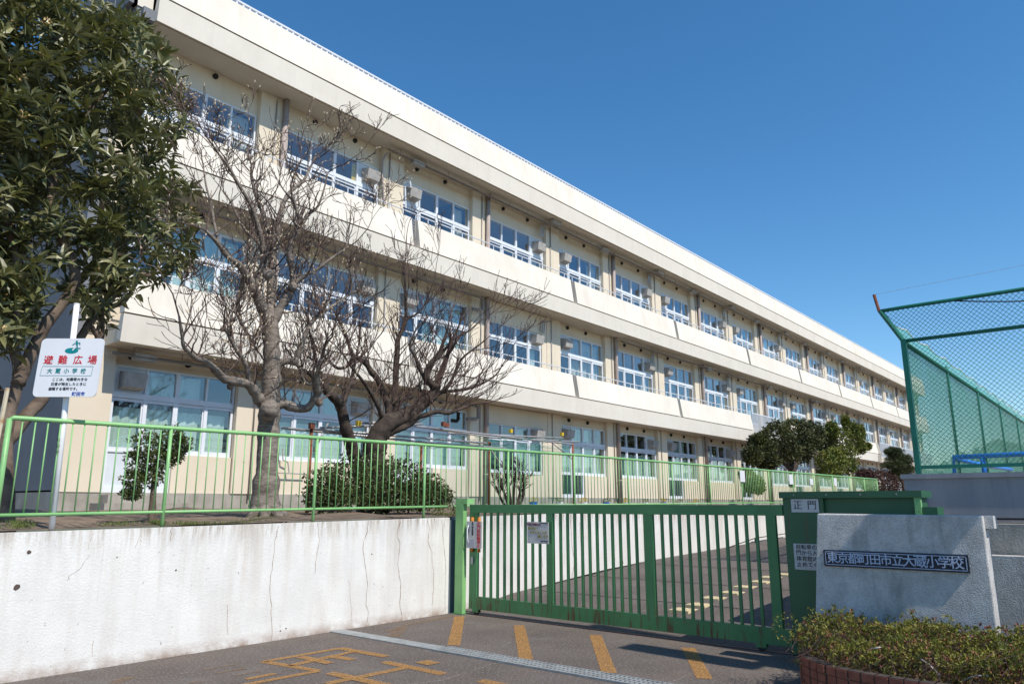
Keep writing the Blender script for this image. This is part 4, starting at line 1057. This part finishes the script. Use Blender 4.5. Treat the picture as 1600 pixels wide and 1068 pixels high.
# ================================================================ evacuation sign
RG = RGT.copy(); NF = Vector((-FWD.x, -FWD.y, 0)).normalized()
sg = thing('evacuation_sign', tuple(aty(80,830,8.38)), 'white evacuation area sign with red and teal characters on a white pole at the left', 'sign')
pb_, pt_ = aty(80,832,8.42), aty(120,476,8.42)
MB().tube([pb_, pt_], .028, 12).build('pole', white_p, sg, smooth=True)
MB().tube([pt_, pt_+Vector((0,0,.012))], .031, 12).build('pole_cap', white_p, sg)
SC = aty(108.5,574,8.33); wd, hh = .325, .305
def rrect(w, h, r, n=5):
    P = []
    for cx, cz, a0 in ((w-r,h-r,0),(-w+r,h-r,90),(-w+r,-h+r,180),(w-r,-h+r,270)):
        for k in range(n+1): a = math.radians(a0+90*k/n); P.append((cx+math.cos(a)*r, cz+math.sin(a)*r))
    return P
sh_x, sh_z = RG, (Vector((0,0,1))+RG*.04).normalized()
def SP(u, v, d=0): return SC + sh_x*u + sh_z*v + NF*d
m_ = MB(); P = rrect(wd, hh, .05); n = len(P)
for d in (.0, .012):
    for u, v in P: m_.v.append(tuple(SP(u, v, d)))
m_.f += [tuple(range(n-1,-1,-1)), tuple(range(n, 2*n))]+[(i,(i+1) % n,n+(i+1) % n,n+i) for i in range(n)]
m_.build('board', plate_w, sg)
def flat(mb, poly, d=.0145):
    i = len(mb.v); mb.v += [tuple(SP(u, v, d)) for u, v in poly]; mb.f.append(tuple(range(i, i+len(poly))))
K = .325/.325   # sign coordinates: half width .325
def sp(px, py):   # from the close-up of the board (1373 px wide crop) to board coordinates
    X = 20+px/7.628; Y = 500+py/7.628
    return ((X-108.3)/47.0*.325, -(Y-574)/47.0*.305)
m_ = MB(); c = sp(675,358); flat(m_, [(c[0]+.069*math.cos(a), c[1]+.030*math.sin(a)) for a in [k*math.pi/12 for k in range(24)]])
c = sp(717,243); flat(m_, [(c[0]+.011*math.cos(a), c[1]+.011*math.sin(a)) for a in [k*math.pi/6 for k in range(12)]], .0150)
def seg(mb, a, b, w_, d): 
    a, b = Vector(sp(*a)), Vector(sp(*b)); t = (b-a).normalized(); nn = Vector((-t.y, t.x))*w_/2
    flat(mb, [a-nn, b-nn, b+nn, a+nn], d)
for i, (a, b, w_) in enumerate((((722,258),(728,305),.020),((712,262),(675,288),.009),((728,262),(755,262),.010),((755,262),(760,285),.009),((726,300),(738,328),.012),((738,326),(775,330),.009))):
    seg(m_, a, b, w_, .0152+.0003*i)
m_.build('teal_pictogram', teal, sg)
m_ = MB(); seg(m_, (722,302),(700,335),.012,.0175); seg(m_, (703,330),(685,356),.013,.0178); m_.build('pictogram_leg', plate_w, sg)
for i, ch in enumerate('避難広場'):
    u = sp((430,593,765,930)[i], 480); text_obj('red_character', ch, .098, red, SP(u[0], u[1], .012), sh_x, sh_z, sg, bold=.010, sx=1.0, thick=.001)
m_ = MB()
a, b, c, d = sp(377,550), sp(952,553), sp(942,668), sp(362,664)
for p0, p1 in ((a,b),(b,c),(c,d),(d,a)):
    p0, p1 = Vector(p0), Vector(p1); t = (p1-p0).normalized(); nn = Vector((-t.y,t.x))*.0018; flat(m_, [p0-nn,p1-nn,p1+nn,p0+nn], .0148)
m_.build('name_frame', teal, sg)
for i, ch in enumerate('大蔵小学校'):
    u = sp(465+95*i, 612); text_obj('teal_character', ch, .056, teal, SP(u[0], u[1], .012), sh_x, sh_z, sg, bold=.012, thick=.001)
for i, (tx, cx) in enumerate((('ここは、地震等大きな',710),('災害が発生したときに',705),('避難する場所です。',662))):
    u = sp(cx, 713+58*i); text_obj('small_lettering', tx, .0355, ink, SP(u[0], u[1], .012), sh_x, sh_z, sg, bold=.004, sx=1.03 if i < 2 else 1.0, thick=.001)
u = sp(833,890); text_obj('blue_lettering', '町田市', .044, blue_t, SP(u[0], u[1], .012), sh_x, sh_z, sg, bold=.018, spacing=1.05, thick=.001)
for i, ch in enumerate('町田市'):
    q = aty(94.2-.9*i, 687+9.3*i, 8.38); text_obj('pole_character', ch, .036, ink, q+NF*.008-RG*.012, sh_x, (0,0,1), sg, thick=.001)

# ================================================================ trellis
tr = thing('pipe_trellis', (13,13,1.45), 'rusty post and steel pipe trellis with green netting over it behind the fence', 'trellis')
def tl(m, pts, Y, r=.03, n=7):
    m.tube([aty(x, y, Y) if not isinstance(y, tuple) else None for x, y in pts], r, n)
for x, yt, Y in ((765,690,12.5),(895,692,12.5),(658,697,11.5),(487,665,11.5),(1004,790,14)):
    if x == 1004: continue
    t_ = aty(x, yt, Y); MB().tube([(t_.x,t_.y,1.42),(t_.x,t_.y,t_.z)], .033, 8).build('post', rust, tr, smooth=True)
for pts, Y in (([(490,670),(760,692)],11.5),([(560,660),(620,662),(895,694)],12.3),([(440,668),(700,694),(790,700)],11.6),([(640,664),(770,683),(905,690)],13.2),([(500,668),(660,662)],12.5),([(700,676),(880,684)],13.6)):
    MB().tube([aty(x, y, Y) for x, y in pts], .024, 7).build('pipe', steel, tr, smooth=True)
for (a, b, Y) in (((513,660),(490,705),11.5),((860,689),(893,716),12.5),((766,700),(785,730),12.5)):
    MB().tube([aty(*a, Y), aty(*b, Y)], .018, 6).build('brace', steel, tr, smooth=True)
for x, y, Y, mt in ((487,665,11.45,rust),(693,662,12.2,rust),(798,673,13.1,yellow_p),(878,678,13.1,yellow_p),(698,664,12.6,rust),(560,661,12.2,yellow_p)):
    c = aty(x, y, Y); MB().obox(c, (.045,0,0), (0,.04,0), (0,0,.05)).build('clamp', mt, tr)
m_ = MB()
for k in range(60):
    x = R4.uniform(680,890); y = R4.uniform(682,700); Y = R4.uniform(12,13.6); a = aty(x, y, Y); b = a+Vector((R4.uniform(-1.5,1.5),R4.uniform(-.6,.6),R4.uniform(-.1,.1))); m_.tube([a, (a+b)/2+Vector((0,0,-.05)), b], .005, 3, cap=False)
m_.build('loose_net_cords', net_g, tr, kind='stuff')
a, b = aty(690,692,12.9), aty(890,696,12.9); m_ = MB(); m_.quad((a.x,12.9,1.6),(b.x,12.9,1.6),(b.x,12.9,b.z),(a.x,12.9,a.z)); m_.build('hanging_net', thin_net, tr, kind='stuff')
for x, y in ((970,728),(975,731),(1100,735),(1104,739)): pass
for i, (x, lab) in enumerate(((852,'first'),(882,'second'),(905,'third'),(925,'fourth'),(958,'fifth'))):
    p = aty(x, 802, 8.75); z0 = zs(p.x, 8.75)
    m_ = MB().prism([(-.13,0),(.13,0),(.16,.13),(-.16,.13)], -.22, .22); m_.v = [(p.x+v[0], 8.75+v[1], z0-.01+v[2]) for v in m_.v]
    m_.build('blue_planter_box', blueplast, None, '%s blue planter box from the left on the wall top' % lab, 'planter box', 'blue planter boxes along the fence')
# small white tags tied to the far part of the fence
for i, (x, y, h_) in enumerate(((1160,743,.16),(1236,748,.16),(1305,752,.14),(1268,752,.1))):
    p = aty(x, y, 8.36); m_ = MB().box(p.x-.16,8.355,p.z-h_,p.x+.16,8.365,p.z+h_*.9)
    m_.build('fence_tag', plate_w, None, 'white tag on the far fence bars, %s of four from the left' % ('first','second','fourth','third')[i], 'tag', 'white tags on the fence')
# flower pots along the classroom front
R6 = random.Random(4)
for i in range(9):
    x = 21.5+i*1.6; z = 1.46; m_ = MB().tube([(x,16.9,z),(x,16.9,z+.22)], [.11,.15], 8); o = thing('flower_pot', (x,16.9,z), '%s flower pot from the left before the classroom wall' % ('first','second','third','fourth','fifth','sixth','seventh','eighth','ninth')[i], 'flower pot', 'flower pots in front of the classrooms')
    m_.build('pot', plate_w if i % 3 else blueplast, o); q = MB()
    blob_foliage(q, (x,16.9,z+.28), (.15,.15,.1), 40, .05, .03, R6); q.build('flowers', lime_leaf if i % 2 else yellow_p, o)

# ================================================================ backstop
bs = thing('backstop_fence', (15,3,2.1), 'tall dark green chain link backstop with slanted top and netting above the grey wall', 'backstop fence')
BX, BY, ZK, ZTp = 15.0, 3.03, 4.58, 5.18
zB = 2.11
TX, TY = BX, BY+.34     # the overhang leans outwards over the driveway
r_ = .042
MB().box(BX-.045,BY-.045,zB,BX+.045,BY+.045,ZK).build('corner_post', net_g, bs)
MB().tube([(BX,BY,ZK-.03),(TX,TY,ZTp)], .045, 8).build('slanted_arm', net_g, bs)
MB().tube([(TX,TY+.02,ZTp),(TX,TY+.08,ZTp+.34)], .030, 6).build('rusty_stub', rust, bs)
MB().tube([(TX,TY,ZTp),(TX,TY-.4,ZTp+.01),(BX,-9,ZTp+.02)], .036, 8).build('top_rail', net_g, bs, smooth=True)
MB().tube([(BX,BY,ZK-.03),(BX,-9,ZK-.03)], .034, 8).build('middle_rail', net_g, bs, smooth=True)
MB().box(BX-.03,-9,zB+.10,BX+.03,BY,zB+.16).build('bottom_rail', net_g, bs)
MB().tube([(BX,BY,ZK-.05),(46,BY,ZK-.05)], .045, 8).build('side_rail', net_g, bs, smooth=True)
for x in (19,23,27,31,35,39,43): MB().tube([(x,BY,1.93),(x,BY,ZK),(x,BY+.02,ZK+.05)], .032, 7).build('side_post', net_g, bs, smooth=True)
for y in (-1.5,-5.5): MB().tube([(BX,y,1.93),(BX,y,ZTp)], .045, 8).build('post', net_g, bs, smooth=True)
def chain(m, o, u, v, W, H, pitch, r, clip=0.0):
    o, u, v = Vector(o), Vector(u), Vector(v); n = int((W+H)/pitch)
    for sgn in (1, -1):
        for k in range(n+1):
            c = k*pitch-H
            # line a = c + b (sgn 1) or a = c + (H-b)
            a0, b0, a1, b1 = c, 0, c+H, H
            if a0 < 0: b0 = -a0; a0 = 0
            if a1 > W: b1 = H-(a1-W); a1 = W
            if b0 >= b1: continue
            if sgn < 0: b0, b1 = H-b0, H-b1
            if clip:    # the slanted edge a >= clip * (1 - b / H)
                f0 = a0-clip*(1-b0/H); f1 = a1-clip*(1-b1/H)
                if f0 < 0 and f1 < 0: continue
                if f0 < 0: t = f0/(f0-f1); a0, b0 = a0+(a1-a0)*t, b0+(b1-b0)*t
                if f1 < 0: t = f0/(f0-f1); a1, b1 = a0+(a1-a0)*t, b0+(b1-b0)*t
            m.tube([o+u*a0+v*b0, o+u*a1+v*b1], r, 3, cap=False)
m_ = MB(); chain(m_, (BX-.01,BY,zB+.13), (0,-1,0), (0,0,1), 8, ZK-zB-.13, .086, .0042); m_.build('front_chain_link', net_g, bs, kind='stuff')
m_ = MB(); chain(m_, (TX,BY+.34,ZK), (0,-1,0), (0,0,1), 8.3, ZTp-ZK, .086, .0042, clip=.34); m_.build('upper_chain_link', net_g, bs, kind='stuff')
m_ = MB(); chain(m_, (BX,BY,zB+.0), (1,0,0), (0,0,1), 28, ZK-zB-.05, .14, .0038); m_.build('side_chain_link', net_g, bs, kind='stuff')
# fine net hanging on the side, its top edge sagging between ties
m_ = MB(); X_ = 15.05; top = []
while X_ < 46: top.append(X_); X_ += .25
def sag(x): t = ((x-15) % 2.0)/2.0; return -.10*math.sin(math.pi*t)
for a, b in zip(top, top[1:]):
    m_.quad((a,BY+.04,zB),(b,BY+.04,zB),(b,BY+.05,ZK),(a,BY+.05,ZK)); m_.quad((a,BY+.05,ZK),(b,BY+.05,ZK),(b,BY+.33,ZTp+sag(b)),(a,BY+.33,ZTp+sag(a)))
m_.build('fine_net', fine_net, bs, kind='stuff')
MB().tube([(x,BY+.33,ZTp+sag(x)) for x in top], .014, 5).build('net_edge_rope', rope, bs, smooth=True)
MB().tube([(BX-.02,BY-.9-.4*k,ZTp-.02-.24*math.sin(math.pi*min(1,k/9))) for k in range(10)], .012, 5).build('slack_cord', black, bs, smooth=True)
MB().tube([(TX,TY+.08,ZTp+.34),(TX+.2,0,ZTp+.52),(TX+.4,-6,ZTp+1.0)], .0028, 4).build('guy_wire', steel, bs)
# blue handrails behind it
bh = thing('blue_handrail', (17,1.5,1.93), 'bright blue tubular handrail behind the chain link backstop', 'handrail')
c = lambda x, y, X: at(x, y, 0, X)
MB().tube([(17,c(1490,735,17).y,1.93), c(1490,714,17), c(1620,708,17), c(1800,700,17)], .05, 8).build('rail', blue_m, bh, smooth=True)
for x in (1535,): q = c(x, 712, 17); MB().tube([(17,q.y,1.93),tuple(q)], .045, 8).build('upright', blue_m, bh, smooth=True)
q0, q1 = c(1492,716,17), at(1545,728,0,20); MB().tube([q0, q1, at(1580,733,0,22)], .045, 8).build('ramp_rail', blue_m, bh, smooth=True)

# ================================================================ far hill and houses
m_ = MB(); R7 = random.Random(8); import mathutils
def hz(a, r):
    base = 27+6*math.sin(a*9+1)+4*math.sin(a*23)+3*math.sin(a*61)
    return base*max(0, min(1, (r-230)/320))-1
A = [math.radians(-60+k*1.0) for k in range(81)]; RR_ = [230,300,360,420,480,550,700]
V = {}
for i, a in enumerate(A):
    for j, r in enumerate(RR_):
        z = hz(a, r)+R7.uniform(-1.2,1.2); V[i,j] = len(m_.v); m_.v.append((r*math.cos(a), r*math.sin(a), z))
for i in range(len(A)-1):
    for j in range(len(RR_)-1): m_.f.append((V[i,j],V[i+1,j],V[i+1,j+1],V[i,j+1]))
m_.build('hill', hill_m, kind='structure')
hw = [mat('far_wall_%s' % n, c_, .9) for n, c_ in (('white', (.55,.54,.52)), ('beige', (.45,.38,.30)), ('grey', (.32,.33,.35)))]
hr = mat('far_roof', (.14,.12,.12), .8)
town = MB()
for k in range(26):
    a = math.radians(R7.uniform(-9,9)); r = R7.uniform(260,520); z = hz(a, r); x, y = r*math.cos(a), r*math.sin(a)
    s_ = R7.uniform(3.5,7); e = R7.uniform(4,7)
    if k < 3:
        h = thing('hillside_house', (x,y,z), 'small %s house among trees on the hillside seen through the backstop net' % ('white','beige','grey')[k], 'house', 'houses on the distant hill')
        MB().box(x-s_,y-s_,z-3,x+s_,y+s_,z+e).build('wall', hw[k], h)
        MB().prism([(y-s_-.5,z+e),(y+s_+.5,z+e),(y,z+e+2.6)], x-s_-.5, x+s_+.5).build('roof', hr, h)
        MB().box(x-s_-.1,y-s_*.5,z+1.5,x-s_-.02,y+s_*.2,z+e-1.5).build('window', navy, h)
    else:
        town.box(x-s_,y-s_,z-3,x+s_,y+s_,z+e).prism([(y-s_-.5,z+e),(y+s_+.5,z+e),(y,z+e+2.6)], x-s_-.5, x+s_+.5)
town.build('hillside_town', hw[1], kind='stuff')
m_ = MB()
for k in range(900):
    a = math.radians(R7.uniform(-20,12)); r = R7.uniform(240,540); z = hz(a, r); p = Vector((r*math.cos(a), r*math.sin(a), z+2)); s_ = R7.uniform(1.2,3)
    for q in range(4): m_.obox(p+rdir(R7)*s_*.5, rdir(R7)*s_*.6, rdir(R7)*s_*.6, rdir(R7)*s_*.5)
m_.build('hillside_trees', hill_m, kind='stuff')

# ================================================================ unseen pole, boxes and arm added right of the frame to cast shadows
up_ = thing('shadow_pole', (8.08,-1.2,0), 'unseen grey pole with two boxes added right of the planter to cast shadows', 'shadow caster')
MB().tube([(8.08,-1.2,0),(8.08,-1.2,8.6)], [.13,.10], 12).build('pole', conc, up_, smooth=True)
MB().box(7.4,-1.4,4.6,7.97,-1.05,5.35).build('shadow_box', hood_m, up_)
MB().box(7.12,-1.4,5.6,7.5,-1.05,7.2).build('shadow_box', hood_m, up_)
MB().box(7.2,-1.26,5.4,8.0,-1.18,5.5).build('shadow_arm', steel, up_)
for o in bpy.data.objects:
    if o.data and hasattr(o.data, 'materials'): pass
print('objects', len(bpy.data.objects), 'faces', sum(len(m.polygons) for m in bpy.data.meshes))
